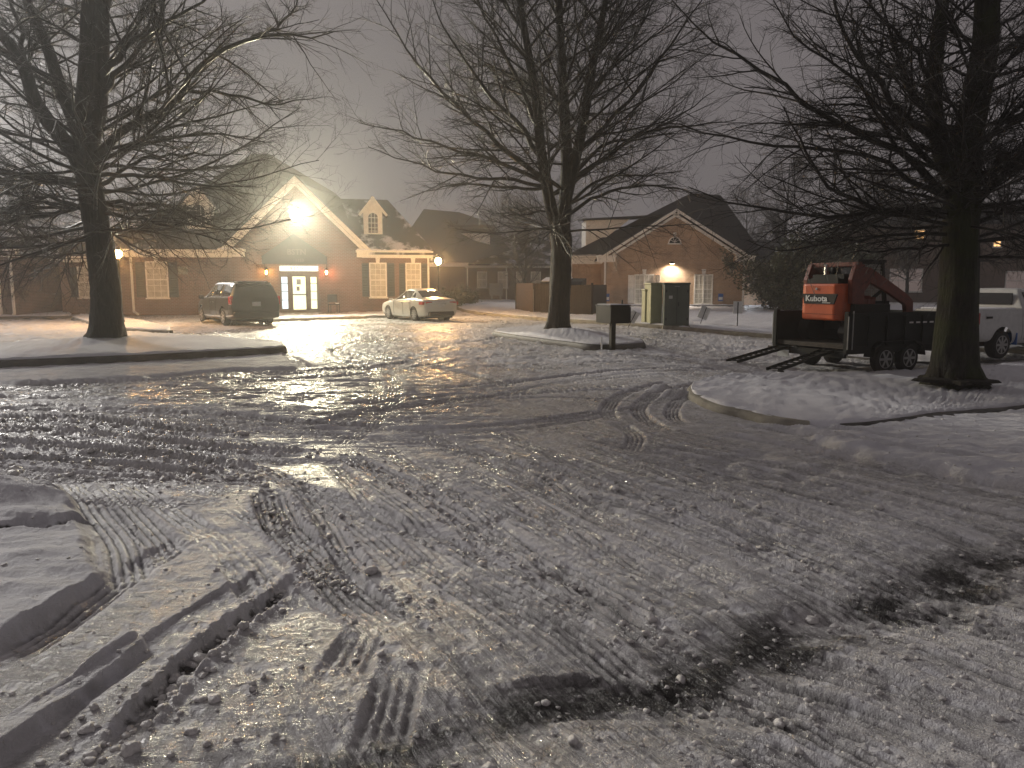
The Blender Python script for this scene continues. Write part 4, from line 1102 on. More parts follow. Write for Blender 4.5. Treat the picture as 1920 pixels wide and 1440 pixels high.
# ------------------------------------------------------------------ vehicles
def catm(P_, t):
    """Catmull-Rom along axis 0 of P_ at parameters t"""
    n = len(P_); t = np.clip(t, 0, n-1-1e-6); i = t.astype(int); f = (t-i).reshape((-1,)+(1,)*(P_.ndim-1))
    a = P_[np.maximum(i-1, 0)]; b = P_[i]; c = P_[np.minimum(i+1, n-1)]; d = P_[np.minimum(i+2, n-1)]
    s = .35   # tension: keeps the panels taut
    m1 = s*(c-a); m2 = s*(d-b)
    return (2*f**3-3*f**2+1)*b+(f**3-2*f**2+f)*m1+(-2*f**3+3*f**2)*c+(f**3-f**2)*m2

class Body:
    """lofted shell; stations give half sections at positions along y (forward +)"""
    def __init__(s, st):
        ctrl = []
        for (y, zb, zm, zt, ze, zr, wb, wm, wt, we) in st:
            ctrl.append([(0, y, zb), (wb*.8, y, zb), (wb, y, zb+.06), (wm, y, zm), (wt, y, zt), (we, y, ze), (we*.78, y, zr-(zr-ze)*.18), (0, y, zr)])
        s.c = np.array(ctrl); s.n = len(st); s.y = np.array([q[0] for q in st])
    def at(s, u, v):
        u = np.atleast_1d(u); v = np.atleast_1d(v)
        g_ = catm(s.c, u); g_ = catm(np.swapaxes(g_, 0, 1), v); return np.swapaxes(g_, 0, 1)   # (u,v,3)
    def shell(s, par, mat, arches, name='body', nu=110, nv=60):
        u = np.linspace(0, s.n-1, nu); v = np.linspace(0, 7, nv)
        g_ = s.at(u, v); L = g_.copy(); L[..., 0] *= -1
        full = np.concatenate([g_, L[:, ::-1][:, 1:]], 1); k = full.shape[1]
        V = full.reshape(-1, 3)
        ii = (np.arange(nu-1)[:, None]*k+np.arange(k-1)[None, :]).ravel()
        Fq = np.stack([ii, ii+k, ii+k+1, ii+1], 1)
        # wheel arches: drop faces inside, pull the rim vertices onto the circle
        for (ay, az, ar) in arches:
            d = np.hypot(V[:, 1]-ay, V[:, 2]-az); side = np.abs(V[:, 0]) > .45
            ins = (d < ar) & side
            Fq = Fq[~ins[Fq].all(1)]
            edge = ins; dd = np.maximum(d[edge], 1e-3)
            V[edge, 1] = ay+(V[edge, 1]-ay)/dd*ar; V[edge, 2] = az+(V[edge, 2]-az)/dd*ar
        o = npmesh(name, V, Fq, M[mat], par)
        # end caps
        for r_, nm in ((0, 1), (nu-1, -1)):
            ring = full[r_]; mb = MB(); pts = [tuple(p) for p in ring]
            mb.poly(pts); c_ = mb.build('bumper_panel', M[mat], o)
        return o
    def patch(s, par, name, mat, u0, u1, v0, v1, off=.008, side=1, nu=14, nv=8, taper=(0, 0)):
        u = np.linspace(u0, u1, nu); v = np.linspace(v0, v1, nv)
        g_ = s.at(u, v)
        # slanted ends: shift u with v
        if any(taper):
            G2 = []
            for j, vv in enumerate(v):
                f = j/(nv-1); uu = np.linspace(u0+taper[0]*f, u1+taper[1]*f, nu); G2.append(s.at(uu, np.array([vv]))[:, 0])
            g_ = np.stack(G2, 1)
        du = np.gradient(g_, axis=0); dv = np.gradient(g_, axis=1); nrm = np.cross(du, dv); nrm /= np.linalg.norm(nrm, axis=2)[..., None]+1e-9
        cen = np.array([0, g_[..., 1].mean(), .7]); sgn = np.sign(((g_-cen)*nrm).sum(2).mean()); g_ = g_+nrm*sgn*off
        if side < 0: g_ = g_.copy(); g_[..., 0] *= -1
        V = g_.reshape(-1, 3); ii = (np.arange(nu-1)[:, None]*nv+np.arange(nv-1)[None, :]).ravel()
        o = npmesh(name, V, np.stack([ii, ii+nv, ii+nv+1, ii+1], 1), M[mat], par)
        sm = o.modifiers.new('thick', 'SOLIDIFY'); sm.thickness = .006; sm.offset = 0
        return o

def wheel(par, x, y, r, w, spokes=7, mat='rim', side=1):
    t = MB(); h = w/2
    t.lathe([(-h, r*.62), (-h, r*.9), (-h*.75, r*.985), (-h*.2, r), (h*.2, r), (h*.75, r*.985), (h, r*.9), (h, r*.62)], 36, 'x', (x, y, r))
    ty = t.build('wheel', M['rubber'], par, smooth=True)
    q = MB(); s = side
    q.lathe([(s*(h-.03), r*.66), (s*(h+.004), r*.655), (s*(h+.004), r*.60), (s*(h-.05), r*.58), (s*(h-.055), r*.1)], 36, 'x', (x, y, r))
    for i in range(spokes):
        a = 2*PI*i/spokes; q.bar((x+s*(h-.01), y+r*.08*math.cos(a), r+r*.08*math.sin(a)), (x+s*(h-.012), y+r*.60*math.cos(a), r+r*.60*math.sin(a)), .028, r*.17)
    q.lathe([(s*(h-.03), r*.16), (s*(h+.008), r*.13)], 16, 'x', (x, y, r))
    q.build('rim', M[mat], ty, smooth=True)
    return ty

def finish(o, loc, rz):
    o.location = loc; o.rotation_euler = (0, 0, rz)

# --- minivan
van = empty('minivan', (0, 0, 0), 0, 'charcoal minivan parked nose to the brick office left of the glass door', 'minivan')
vb = Body([(2.57, .35, .5, .72, .76, .80, .62, .72, .66, .55), (2.35, .25, .55, .88, .92, .97, .84, .92, .86, .78), (1.6, .22, .6, 1.02, 1.06, 1.10, .90, .98, .93, .84),
    (1.15, .22, .6, 1.08, 1.14, 1.19, .92, .99, .945, .83), (.25, .22, .6, 1.10, 1.62, 1.70, .92, .995, .95, .74), (-.5, .22, .6, 1.11, 1.67, 1.76, .92, .995, .95, .75),
    (-1.8, .24, .62, 1.12, 1.66, 1.75, .92, .995, .95, .75), (-2.3, .28, .66, 1.12, 1.62, 1.71, .90, .985, .945, .75), (-2.50, .30, .68, 1.10, 1.36, 1.46, .86, .96, .93, .80), (-2.58, .34, .7, 1.0, 1.08, 1.14, .8, .93, .90, .82)])
body = vb.shell(van, 'van', [(1.62, .36, .42), (-1.42, .36, .42)])
for s in (1, -1):
    vb.patch(van, 'side_window', 'carglass', 3.35, 4.3, 4.12, 4.9, side=s, taper=(.75, 0)); vb.patch(van, 'side_window', 'carglass', 4.36, 5.45, 4.12, 4.9, side=s); vb.patch(van, 'side_window', 'carglass', 5.52, 7.15, 4.12, 4.9, side=s, taper=(0, -.12))
    vb.patch(van, 'chrome_strip', 'chrome', 2.2, 8.0, 2.25, 2.42, off=.006, side=s); 
    vb.patch(van, 'window_trim', 'chrome', 3.3, 7.2, 4.02, 4.08, off=.008, side=s)
    k = MB(); k.box((s*.935, -2.40, 1.02), (.12, .30, .34)); k.build('tail_light', M['taillight'], van, bevel=.03)
    k = MB(); k.box((s*1.08, 1.12, 1.12), (.2, .1, .15)); k.box((s*.98, 1.12, 1.07), (.1, .05, .04)); k.build('mirror', M['van'], van, bevel=.03)
    k = MB(); k.box((s*1.0, .05, .93), (.03, .16, .03)); k.box((s*1.005, -.35, .93), (.03, .16, .03)); k.build('door_handle', M['chrome'], van)
    k = MB(); k.bar((s*.66, .1, 1.76), (s*.66, -2.0, 1.76), .04); 
    for y_ in (.1, -.9, -2.0): k.box((s*.66, y_, 1.73), (.05, .08, .06))
    k.build('roof_rail', M['chrome'], van)
    for y_ in (.32, -.62, -1.9):
        vb.patch(van, 'door_seam', 'black', 4+(.25-y_)/.75 if y_ > -.5 else (5.08 if y_ > -1 else 6.6), (4+(.25-y_)/.75 if y_ > -.5 else (5.08 if y_ > -1 else 6.6))+.03, 2.3, 4.05, off=.004, side=s, nu=2)
vb.patch(van, 'windscreen', 'carglass', 3.12, 3.92, 5.3, 7, off=.008); vb.patch(van, 'windscreen', 'carglass', 3.12, 3.92, 5.3, 7, off=.008, side=-1)
k = MB(); k.prism([(-.74, -2.535, 1.12), (.74, -2.535, 1.12), (.66, -2.395, 1.62), (-.66, -2.395, 1.62)], (0, -.03, -.004)); k.build('rear_window', M['carglass'], van)
k = MB(); k.box((0, -2.36, 1.70), (1.3, .22, .05)).build('spoiler', M['van'], van, bevel=.02)
k = MB(); k.box((0, -2.60, .88), (.34, .02, .17)).build('licence_plate', M['plate'], van)
k = MB(); k.box((0, -2.57, .45), (1.8, .16, .26)).build('bumper', M['van'], van, bevel=.06)
k = MB(); k.box((0, -2.595, .62), (1.7, .02, .02)).build('tailgate_seam', M['black'], van)
for sx in (-1, 1):
    for y_ in (1.62, -1.42): wheel(van, sx*.86, y_, .35, .24, side=sx)
k = MB(); k.bb(-.75, .75, -2.3, 2.3, .2, .34).build('underbody', M['black'], van)
sn = MB(); sn.bb(-.6, .6, -2.1, .2, 1.745, 1.775); sn.build('snow_cap', M['snow'], van, bevel=.01)
a = math.radians(37); ca, sa = math.cos(a), math.sin(a)
vc = (-10.12-2.55*sa, 30.5+2.55*ca); finish(van, (vc[0], vc[1], float(terr(*vc))-.01), a)

# --- silver sedan
car = empty('sedan', (0, 0, 0), 0, 'silver four door sedan parked in front of the office windows', 'car')
cb_ = Body([(2.30, .28, .42, .58, .62, .65, .52, .62, .56, .42), (2.1, .2, .5, .74, .78, .81, .76, .85, .80, .68), (1.35, .18, .52, .87, .91, .95, .83, .885, .85, .74), (.85, .18, .52, .92, .96, 1.0, .84, .89, .86, .70),
    (.0, .18, .52, .94, 1.36, 1.43, .85, .895, .86, .56), (-.5, .18, .52, .955, 1.40, 1.485, .85, .895, .86, .56), (-1.05, .18, .52, .97, 1.33, 1.42, .85, .895, .86, .56), (-1.72, .2, .55, .985, 1.05, 1.09, .84, .89, .85, .62),
    (-2.12, .24, .6, .965, 1.0, 1.03, .80, .87, .82, .68), (-2.27, .28, .62, .90, .93, .95, .76, .84, .79, .66), (-2.33, .32, .6, .76, .80, .82, .68, .78, .72, .6)])
cb_.shell(car, 'silver', [(1.35, .32, .37), (-1.35, .32, .37)])
for s in (1, -1):
    cb_.patch(car, 'side_window', 'carglass', 3.30, 4.45, 4.14, 4.9, side=s, taper=(.68, 0)); cb_.patch(car, 'side_window', 'carglass', 4.53, 5.85, 4.14, 4.9, side=s, taper=(0, -.1)); cb_.patch(car, 'quarter_window', 'carglass', 5.93, 6.6, 4.14, 4.8, side=s, taper=(0, -.45))
    cb_.patch(car, 'window_trim', 'chrome', 3.25, 6.6, 4.03, 4.09, off=.006, side=s)
    for u_ in (3.2, 4.49, 5.95): cb_.patch(car, 'door_seam', 'black', u_, u_+.03, 2.3, 4.02, off=.003, side=s, nu=2)
    k = MB(); k.box((s*.84, -2.10, .83), (.16, .36, .14)); k.box((s*.60, -2.29, .84), (.34, .05, .12)); k.build('tail_light', M['taillight'], car, bevel=.025)
    k = MB(); k.box((s*.98, .78, .97), (.18, .09, .12)); k.box((s*.9, .78, .93), (.08, .04, .03)); k.build('mirror', M['silver'], car, bevel=.025)
    k = MB(); k.box((s*.90, -.22, .82), (.03, .15, .03)); k.box((s*.90, -.98, .83), (.03, .15, .03)); k.build('door_handle', M['chrome'], car)
    cb_.patch(car, 'windscreen', 'carglass', 3.08, 3.92, 5.25, 7, side=s); cb_.patch(car, 'rear_window', 'carglass', 6.15, 6.93, 5.25, 7, side=s)
k = MB(); k.box((0, -2.335, .72), (.32, .02, .15)).build('licence_plate', M['plate'], car)
k = MB(); k.box((0, -2.30, .36), (1.3, .14, .2)).build('bumper', M['black'], car, bevel=.04)
k = MB(); k.box((0, -2.325, .80), (.5, .02, .03)).build('chrome_strip', M['chrome'], car)
for sx in (-1, 1):
    for y_ in (1.35, -1.35): wheel(car, sx*.78, y_, .315, .2, 10, side=sx)
MB().bb(-.7, .7, -2.1, 2.1, .16, .3).build('underbody', M['black'], car)
MB().bb(-.66, .66, -1.2, .9, .5, .75).build('interior', M['black'], car)
a = math.radians(34); sa, ca = math.sin(a), math.cos(a); cc = (-3.9+.88*ca-2.3*sa, 33.9+.88*sa+2.3*ca)
finish(car, (cc[0], cc[1], float(terr(*cc))-.02), a)

# ------------------------------------------------------------------ trailer, machine and pickup share one heading
th = math.radians(26); hd = Vector((math.cos(th), math.sin(th), 0)); rzT = th-PI/2
TZ = -.60
rear = Vector((7.66, 19.75, TZ))
tr = empty('dump_trailer', rear, rzT, 'black open dump trailer with two ramps let down at the rear', 'trailer')
tr.rotation_euler = (0, 0, rzT)
TW, TL, DZ, TH = 1.14, 4.1, .74, 1.50
k = MB(); k.bb(-TW, TW, .02, TL, DZ-.1, DZ).build('bed', M['trailerin'], tr)
def sidewall(s):
    q = MB(); x = s*TW
    q.bb(x-.03*s, x+.03*s, 0, TL, DZ-.16, TH-.06); q.bb(x-.05*s, x+.07*s, 0, TL, TH-.06, TH+.02); q.bb(x-.0*s+.031*s, x+.06*s, 0, TL, DZ-.2, DZ-.04)
    for i in range(7): y_ = .02+i*(TL-.1)/6; q.bb(x+.031*s, x+.075*s, y_, y_+.07, DZ-.04, TH-.06)
    return q.build('side_wall', M['trailer'], tr)
sidewall(1); sidewall(-1)
MB().bb(-TW, TW, TL-.05, TL, DZ, TH).build('front_wall', M['trailer'], tr)
# barn doors folded back along the sides, with posts
for s in (-1, 1):
    k = MB(); k.bb(s*(TW+.02)-.05, s*(TW+.02)+.05, -.06, .06, DZ-.2, TH+.06); k.build('corner_post', M['trailer'], tr)
    k = MB(); k.bar((s*(TW+.09), -.05, DZ-.1), (s*(TW+.09), -.05, TH-.05), .022); k.bar((s*(TW+.15), .04, DZ-.1), (s*(TW+.15), .04, TH+.08), .02); k.build('door_latch', M['greyrim'], tr)
    # reflective tape
k = MB()
for i in range(7): k.bb(TW+.078, TW+.082, 2.15+i*.26, 2.15+i*.26+.15, TH-.26, TH-.22)
k.build('reflective_tape', M['reflector'], tr)
k = MB()
for s in (-1, 1): k.bar((s*.45, 0, DZ-.22), (s*.45, TL+.2, DZ-.22), .1, .18); k.bar((s*.45, TL+.2, DZ-.22), (0, TL+1.35, DZ-.25), .09, .14)
for y_ in (.05, .9, 1.9, 3.2, 4.0): k.bar((-TW, y_, DZ-.2), (TW, y_, DZ-.2), .08, .1)
k.bar((-TW, .0, DZ-.26), (TW, .0, DZ-.26), .08, .12)
k.build('frame', M['trailer'], tr)
MB().bar((.3, TL+.9, .05), (.3, TL+.9, .75), .06).build('jack', M['trailer'], tr)
MB().bb(-1.0, -.6, -.09, -.07, DZ-.42, DZ-.24).build('licence_plate', M['plate'], tr)
for s in (-1, 1):
    for y_ in (1.32, 2.20): wheel(tr, s*(TW+.0), y_, .355, .22, 6, 'greyrim', s)
    q = MB(); pts = [(.80, .42), (.86, .66), (1.1, .80), (2.42, .80), (2.66, .66), (2.72, .42)]
    for i in range(5): q.bar((s*(TW+.02), pts[i][0], pts[i][1]), (s*(TW+.02), pts[i+1][0], pts[i+1][1]), .30, .02)
    q.build('fender', M['trailer'], tr)
# ramps
for px_, py_, xr in ((1385, 689, -.86), (1470, 703, .62)):
    foot = Vector(G(px_-14, py_-3)); 
    loc = Matrix.Rotation(-rzT, 3, 'Z') @ (foot-rear); a_ = Vector((xr, -.02, DZ-.16)); b_ = Vector((loc.x, loc.y, loc.z+.05))
    b_.x = xr+(b_.x-xr)*.35
    d = (b_-a_); d.normalize(); L = (b_-a_).length
    b_ = a_+d*min(L, 2.05) if L > 0 else b_
    # foot meets the ground
    for _ in range(30):
        wpt = rear+Matrix.Rotation(rzT, 3, 'Z') @ b_; gz = float(terr(wpt.x, wpt.y)); b_.z += (gz+.04-wpt.z)
    q = MB(); sd = d.cross(Vector((0, 0, 1))).normalized()*.17
    q.bar(a_+sd, b_+sd, .04, .07); q.bar(a_-sd, b_-sd, .04, .07)
    for i in range(10):
        c_ = a_+(b_-a_)*((i+.4)/10); q.bar(c_+sd, c_-sd, .07, .03)
    q.build('ramp', M['trailer'], tr)
gz = G(1463, 709)
k = MB().lathe([(-.05, .045), (.1, .045), (.11, .07), (.16, .07), (.17, .02)], 12, 'z'); o = k.build('pipe_marker', M['black']); o.location = gz
tag(o, 'short black pipe stub poking out of the snow below the trailer ramps', 'pipe')

# --- compact track loader standing in the trailer
ld = empty('track_loader', rear+hd*.42+Vector((-.07, .12, DZ)), rzT, 'orange compact track loader with black grille panel loaded in the dump trailer', 'loader')
k = MB()
def rbox(mb, x0, x1, y0, y1, z0, z1, ch):
    """box with chamfered vertical and top rear edges"""
    pts = [(x0+ch, y0), (x1-ch, y0), (x1, y0+ch*.8), (x1, y1), (x0, y1), (x0, y0+ch*.8)]
    mb.prism([(a, b, z0) for a, b in pts], (0, 0, z1-z0))
rbox(k, -.66, .66, 0, .75, .56, 1.50, .16); hood = k.build('rear_hood', M['orange'], ld, bevel=.05)
k = MB(); k.prism([(-.46, -.02, .98), (.50, -.02, .98), (.58, -.012, 1.24), (-.54, -.012, 1.24)], (0, .04, 0)); pn_ = k.build('name_panel', M['black'], hood)
textmesh('Kubota', .21, 'lettering', M['offwhite'], hood, (-.06, -.028, 1.115), (PI/2, 0, 0), squash=1.15)
MB().bb(.14, .40, -.03, -.024, 1.005, 1.02).build('lettering_line', M['offwhite'], hood)
MB().lathe([(-.03, .035), (.01, .035)], 12, 'y', (-.07, -.0, 1.37)).build('hood_latch', M['chrome'], hood)
k = MB(); k.bb(-.56, .56, -.012, .02, .72, .725); k.build('hood_seam', M['black'], hood)
k = MB(); k.bb(-.50, .50, .10, .9, 1.50, 1.62); k.bb(-.5, .5, .3, .9, 1.62, 1.74)
for i in range(6): k.bb(-.44, .44, .16+i*.07, .19+i*.07, 1.62, 1.65)
k.build('engine_deck', M['black'], ld)
k = MB(); k.lathe([(1.62, .05), (1.95, .045), (2.0, .05)], 12, 'z', (-.12, .35, 0)); k.build('exhaust_pipe', M['chrome'], ld)
# cab with mesh sides
k = MB()
for x_ in (-.44, .44):
    k.bar((x_, .85, .9), (x_, .95, 2.05), .08); k.bar((x_, 1.95, .9), (x_, 1.75, 2.05), .08); k.bar((x_, .9, 2.05), (x_, 1.8, 2.05), .08)
k.bb(-.50, .50, .80, 1.85, 2.05, 2.12); k.bar((-.44, .95, 2.05), (.44, .95, 2.05), .07); k.bar((-.44, .88, 1.25), (.44, .88, 1.25), .07)
cab = k.build('cab_frame', M['black'], ld)
k = MB()
for x_ in (-.44, .44):
    for i in range(12): k.bar((x_, 1.0+i*.07, 1.1), (x_, 1.0+i*.068, 2.02), .010)
    for i in range(12): k.bar((x_, .95, 1.12+i*.078), (x_, 1.82, 1.12+i*.078), .010)
k.build('window_mesh', M['greyrim'], cab)
MB().bb(-.40, .40, .93, .96, 1.3, 2.0).build('rear_window', M['carglass'], cab)
# lift arm towers and arms
for s in (-1, 1):
    x_ = s*.72
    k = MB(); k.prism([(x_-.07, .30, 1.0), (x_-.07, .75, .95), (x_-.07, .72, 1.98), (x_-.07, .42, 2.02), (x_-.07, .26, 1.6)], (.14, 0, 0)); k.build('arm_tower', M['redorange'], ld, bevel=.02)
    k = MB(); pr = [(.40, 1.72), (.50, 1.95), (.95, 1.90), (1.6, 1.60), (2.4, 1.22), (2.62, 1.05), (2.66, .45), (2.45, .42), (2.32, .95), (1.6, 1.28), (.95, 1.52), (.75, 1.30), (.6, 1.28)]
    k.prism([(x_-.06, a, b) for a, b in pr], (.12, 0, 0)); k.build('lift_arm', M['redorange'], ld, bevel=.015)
    k = MB(); k.tube((x_*.9, .75, .85), (x_*.9, 1.75, 1.45), .045); k.build('lift_cylinder', M['black'], ld)
    # track
    k = MB(); x0, x1 = s*.50, s*.84; pts = [(.15, .25), (.3, .05), (.5, 0), (1.85, 0), (2.1, .08), (2.2, .28), (2.05, .48), (1.0, .62), (.55, .66), (.25, .52)]
    k.prism([(x0, a, b) for a, b in pts], (x1-x0, 0, 0)); tk = k.build('track', M['rubber'], ld, bevel=.03)
    k = MB()
    for y_ in (.45, .8, 1.15, 1.5, 1.85): k.lathe([(s*.80, .13), (s*.86, .13)], 16, 'x', (0, y_, .16))
    k.lathe([(s*.80, .19), (s*.87, .17)], 18, 'x', (0, .6, .44)); k.build('track_roller', M['greyrim'], tk)
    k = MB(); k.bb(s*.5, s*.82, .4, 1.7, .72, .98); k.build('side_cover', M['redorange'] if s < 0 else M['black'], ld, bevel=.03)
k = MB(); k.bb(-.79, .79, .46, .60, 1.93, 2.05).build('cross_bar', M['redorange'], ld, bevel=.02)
k = MB(); k.bb(-.46, .46, .75, 2.1, .3, 1.05).build('chassis', M['black'], ld)
k = MB(); k.bb(.46, .76, .9, 1.0, .95, 1.2); k.prism([(.62, .62, .95), (.80, .62, .95), (.80, 1.1, .80), (.80, 1.15, 1.15), (.80, .7, 1.2)], (-.05, 0, 0)); k.build('hose_cover', M['redorange'], ld)
k = MB(); k.prism([(-.86, 2.80, .02), (-.86, 3.25, .02), (-.86, 3.30, .10), (-.86, 2.95, .70), (-.86, 2.80, .72)], (1.72, 0, 0)); k.build('bucket', M['black'], ld)

# --- white pickup ahead of the trailer
tk = empty('pickup_truck', (0, 0, 0), rzT, 'white pickup truck with a snowy covered bed, partly hidden behind the mossy right oak', 'pickup')
tz = -.47
Tr = rear+hd*5.3; tk.location = (Tr.x, Tr.y, tz)
def trk(): pass
pb = Body([(5.95, .45, .6, .95, 1.0, 1.04, .82, .92, .86, .75), (5.7, .4, .65, 1.15, 1.2, 1.24, .92, .99, .93, .84), (4.6, .38, .7, 1.28, 1.32, 1.36, .94, 1.0, .96, .84), (4.0, .38, .7, 1.33, 1.38, 1.42, .94, 1.0, .97, .80), (3.25, .38, .7, 1.34, 1.86, 1.95, .94, 1.0, .97, .72),
   (2.6, .38, .7, 1.35, 1.90, 1.98, .94, 1.0, .97, .72), (2.12, .38, .7, 1.36, 1.88, 1.96, .94, 1.0, .97, .74), (1.98, .38, .7, 1.36, 1.44, 1.46, .94, 1.0, .97, .90), (1.9, .38, .7, 1.36, 1.385, 1.39, .94, 1.0, .97, .93), (.3, .5, .75, 1.36, 1.385, 1.39, .95, 1.0, .97, .93), (.02, .5, .75, 1.34, 1.37, 1.38, .95, 1.0, .97, .92)])
pb.shell(tk, 'truckwhite', [(4.85, .42, .47), (1.10, .42, .50)])
for s in (1, -1):
    pb.patch(tk, 'side_window', 'carglass', 3.3, 4.6, 4.1, 4.88, side=s, taper=(.6, 0)); pb.patch(tk, 'side_window', 'carglass', 4.75, 5.75, 4.1, 4.88, side=s)
    for u_ in (3.4, 4.68, 6.0, 6.9): pb.patch(tk, 'door_seam', 'black', u_, u_+.04, 2.4, 4.05, off=.003, side=s, nu=2)
    k = MB(); k.box((s*1.0, 2.35, 1.18), (.03, .17, .04)); k.box((s*1.0, 3.0, 1.18), (.03, .17, .04)); k.build('door_handle', M['black'], tk)
    k = MB(); k.box((s*.97, -.01, 1.15), (.08, .1, .32)); k.build('tail_light', M['taillight'], tk, bevel=.02)
    k = MB(); k.box((s*.9, 1.72, .55), (.26, .03, .34)); k.build('mud_flap', M['blue'] if s > 0 else M['black'], tk)
    k = MB(); k.box((s*1.003, .45, 1.18), (.012, .26, .06)); k.build('side_badge', M['black'], tk)
for sx in (-1, 1):
    for y_ in (4.85, 1.10): wheel(tk, sx*.86, y_, .40, .28, 8, 'greyrim', sx)
k = MB(); k.box((0, -.1, .62), (1.9, .22, .22)).build('bumper', M['chrome'], tk, bevel=.03)
MB().bb(-.7, .7, .1, 5.6, .35, .6).build('underbody', M['black'], tk)
MB().box((0, 1.985, 1.68), (1.3, .03, .34)).build('rear_window', M['carglass'], tk)
MB().bb(-.86, .86, .1, 1.85, 1.385, 1.43).build('snow_cap', M['snow'], tk, bevel=.015)

# ------------------------------------------------------------------ street furniture
g0 = G(1148, 645, .17); mbx = empty('mailbox', (g0[0], g0[1], float(terr(g0[0], g0[1]))+.12), -.25, 'large black mailbox on a square post in front of the middle tree', 'mailbox')
k = MB(); k.bb(-.06, .06, -.06, .06, -.1, .62).build('post', M['black'], mbx)
k = MB()
k.bb(-.27, .27, -.40, .40, .58, 1.0); k.bb(-.29, .29, -.42, .42, 1.0, 1.03); box_ = k.build('box', M['black'], mbx, bevel=.015)
mbx.rotation_euler = (0, 0, .35)
k = MB(); k.bb(-.275, .275, -.425, -.405, .60, .98).build('door', M['black'], box_); MB().bar((.2, -.1, 1.03), (.2, -.1, 1.15), .03).build('flag', M['black'], box_)
MB().bb(-.25, .25, -.38, .38, 1.032, 1.05).build('snow_cap', M['snow'], mbx, bevel=.008)
g1 = G(1128, 648, .15); st = MB().bar((0, 0, -.1), (0, 0, .22), .035).build('marker_stake', M['signwhite']); st.location = g1; tag(st, 'short white stake in the snow just left of the mailbox post', 'stake')

def cabinet(px, py, w, d, h, mat, rz, label, doors=0, shift=0):
    c = G(px, py, .12)
    t = empty('utility_cabinet', (c[0], c[1], float(terr(c[0], c[1]))+.10), rz, label, 'utility cabinet')
    MB().bb(-w/2-.04, w/2+.04, -d/2-.04, d/2+.04, -.1, .05).build('base', M['kerb'], t)
    b_ = MB().bb(-w/2, w/2, -d/2, d/2, .05, h-.06).build('body', M[mat], t, bevel=.02)
    MB().bb(-w/2-.03, w/2+.03, -d/2-.03, d/2+.03, h-.06, h+.02).build('lid', M[mat], t, bevel=.025)
    if doors:
        MB().bb(-.006, .006, -d/2-.006, -d/2+.01, .12, h-.1).build('door_seam', M['black'], t)
        MB().box((.06, -d/2-.02, h*.52), (.03, .04, .16)).build('handle', M['black'], t)
        MB().box((-w*.25, -d/2-.005, h*.68), (.14, .01, .12)).build('warning_plate', M['plate'], t)
        for x_ in (-w*.42, w*.42):
            for z_ in (.3, h-.3): MB().box((x_, -d/2-.008, z_), (.04, .02, .1)).build('hinge', M['black'], t)
        for z_ in (h-.12,): MB().box((0, -d/2-.008, z_), (.2, .02, .03)).build('lifting_eye', M['greyrim'], t)
    return t
cabinet(1266, 611, .96, .75, 1.68, 'greenbox', -.10, 'tall dark green two door utility cabinet', 1)
cabinet(1224, 607, .50, .62, 1.64, 'palebox', .25, 'tall pale yellow green cabinet beside the dark green one')
cabinet(1209, 606, .17, .35, 1.38, 'palebox', .25, 'narrow pale green pedestal at the left end of the cabinets')

def yardsign(px, py, w, h, tilt, rz, post, label):
    c = G(px, py, .14); t = empty('yard_sign', (c[0], c[1], float(terr(c[0], c[1]))+.12), rz, label, 'sign', 'white yard signs on the lawn')
    R = Matrix.Rotation(tilt, 3, 'Y')
    q = MB(); c_ = R @ Vector((0, 0, post+h/2)); q.box(c_, (w, .02, h), ry=tilt); q.build('board', M['signwhite'], t, bevel=.02)
    q = MB(); a_ = Vector((0, -.02, -.1)); b_ = R @ Vector((0, -.022, post+h*.95)); q.bar(a_, b_, .035, .02); q.build('stake', M['black'], t)
yardsign(1177, 609, .36, .46, .55, .1, .16, 'small white yard sign leaning right beside the mailbox')
yardsign(1311, 607, .40, .52, .38, -.1, .24, 'white yard sign leaning right beside the dark green cabinet')
yardsign(1382, 612, .36, .48, 0, 0, .52, 'upright white yard sign on a thin stake near the trailer')

# dumpster enclosure
A_, B_, C_ = G(968, 586), G(1001, 589), G(1110, 595)
A_ = Vector((A_[0], 43.6, 0)); A_.x = P(968, 560, 43.6)[0]; B_ = Vector((P(1001, 560, 40.8)[0], 40.8, 0)); C_ = Vector((P(1110, 560, 38.3)[0], 38.3, 0))
fe = empty('wooden_fence', B_, 0, 'dark wooden board fence round the bins behind the middle tree', 'fence')
def boards(a, b, h, mat, name='board_panel'):
    a = Vector(a); b = Vector(b); n = max(2, int((b-a).length/.15)); q = MB(); rz = math.atan2(b.y-a.y, b.x-a.x)
    for i in range(n):
        c_ = a+(b-a)*((i+.5)/n); hh = h+random.uniform(-.015, .015)
        q.box((c_.x, c_.y, hh/2-.05), ((b-a).length/n-.012, .025, hh+.1), rz=rz)
    o = q.build(name, M[mat], fe)
    for z_ in (.35, h-.3): MB().bar(a+Vector((0, .04, z_)), b+Vector((0, .04, z_)), .05, .09).build('rail', M[mat], fe)
    return o
boards((A_-B_), (0, 0, 0), 1.72, 'fence'); boards((0, 0, 0), (C_-B_)*.46, 1.70, 'fenceshade'); boards((C_-B_)*.5, (C_-B_), 1.62, 'fenceshade'); boards((C_-B_), (C_-B_)+Vector((1.2, 4, 0)), 1.62, 'fenceshade')
for p_ in (A_-B_, Vector((0, 0, 0)), (C_-B_)*.48, C_-B_): MB().box((p_.x, p_.y, .82), (.11, .11, 1.8)).build('post', M['fenceshade'], fe)
MB().box(((B_-B_).x-.02, -.09, .75), (.03, .04, 1.3)).build('hinge', M['greyrim'], fe)
du = (B_*.45+C_*.55)+Vector((.0, 2.3, 0))
dm_ = empty('dumpster', du, -.3, 'dark steel bin with a snowy lid inside the wooden fence', 'bin')
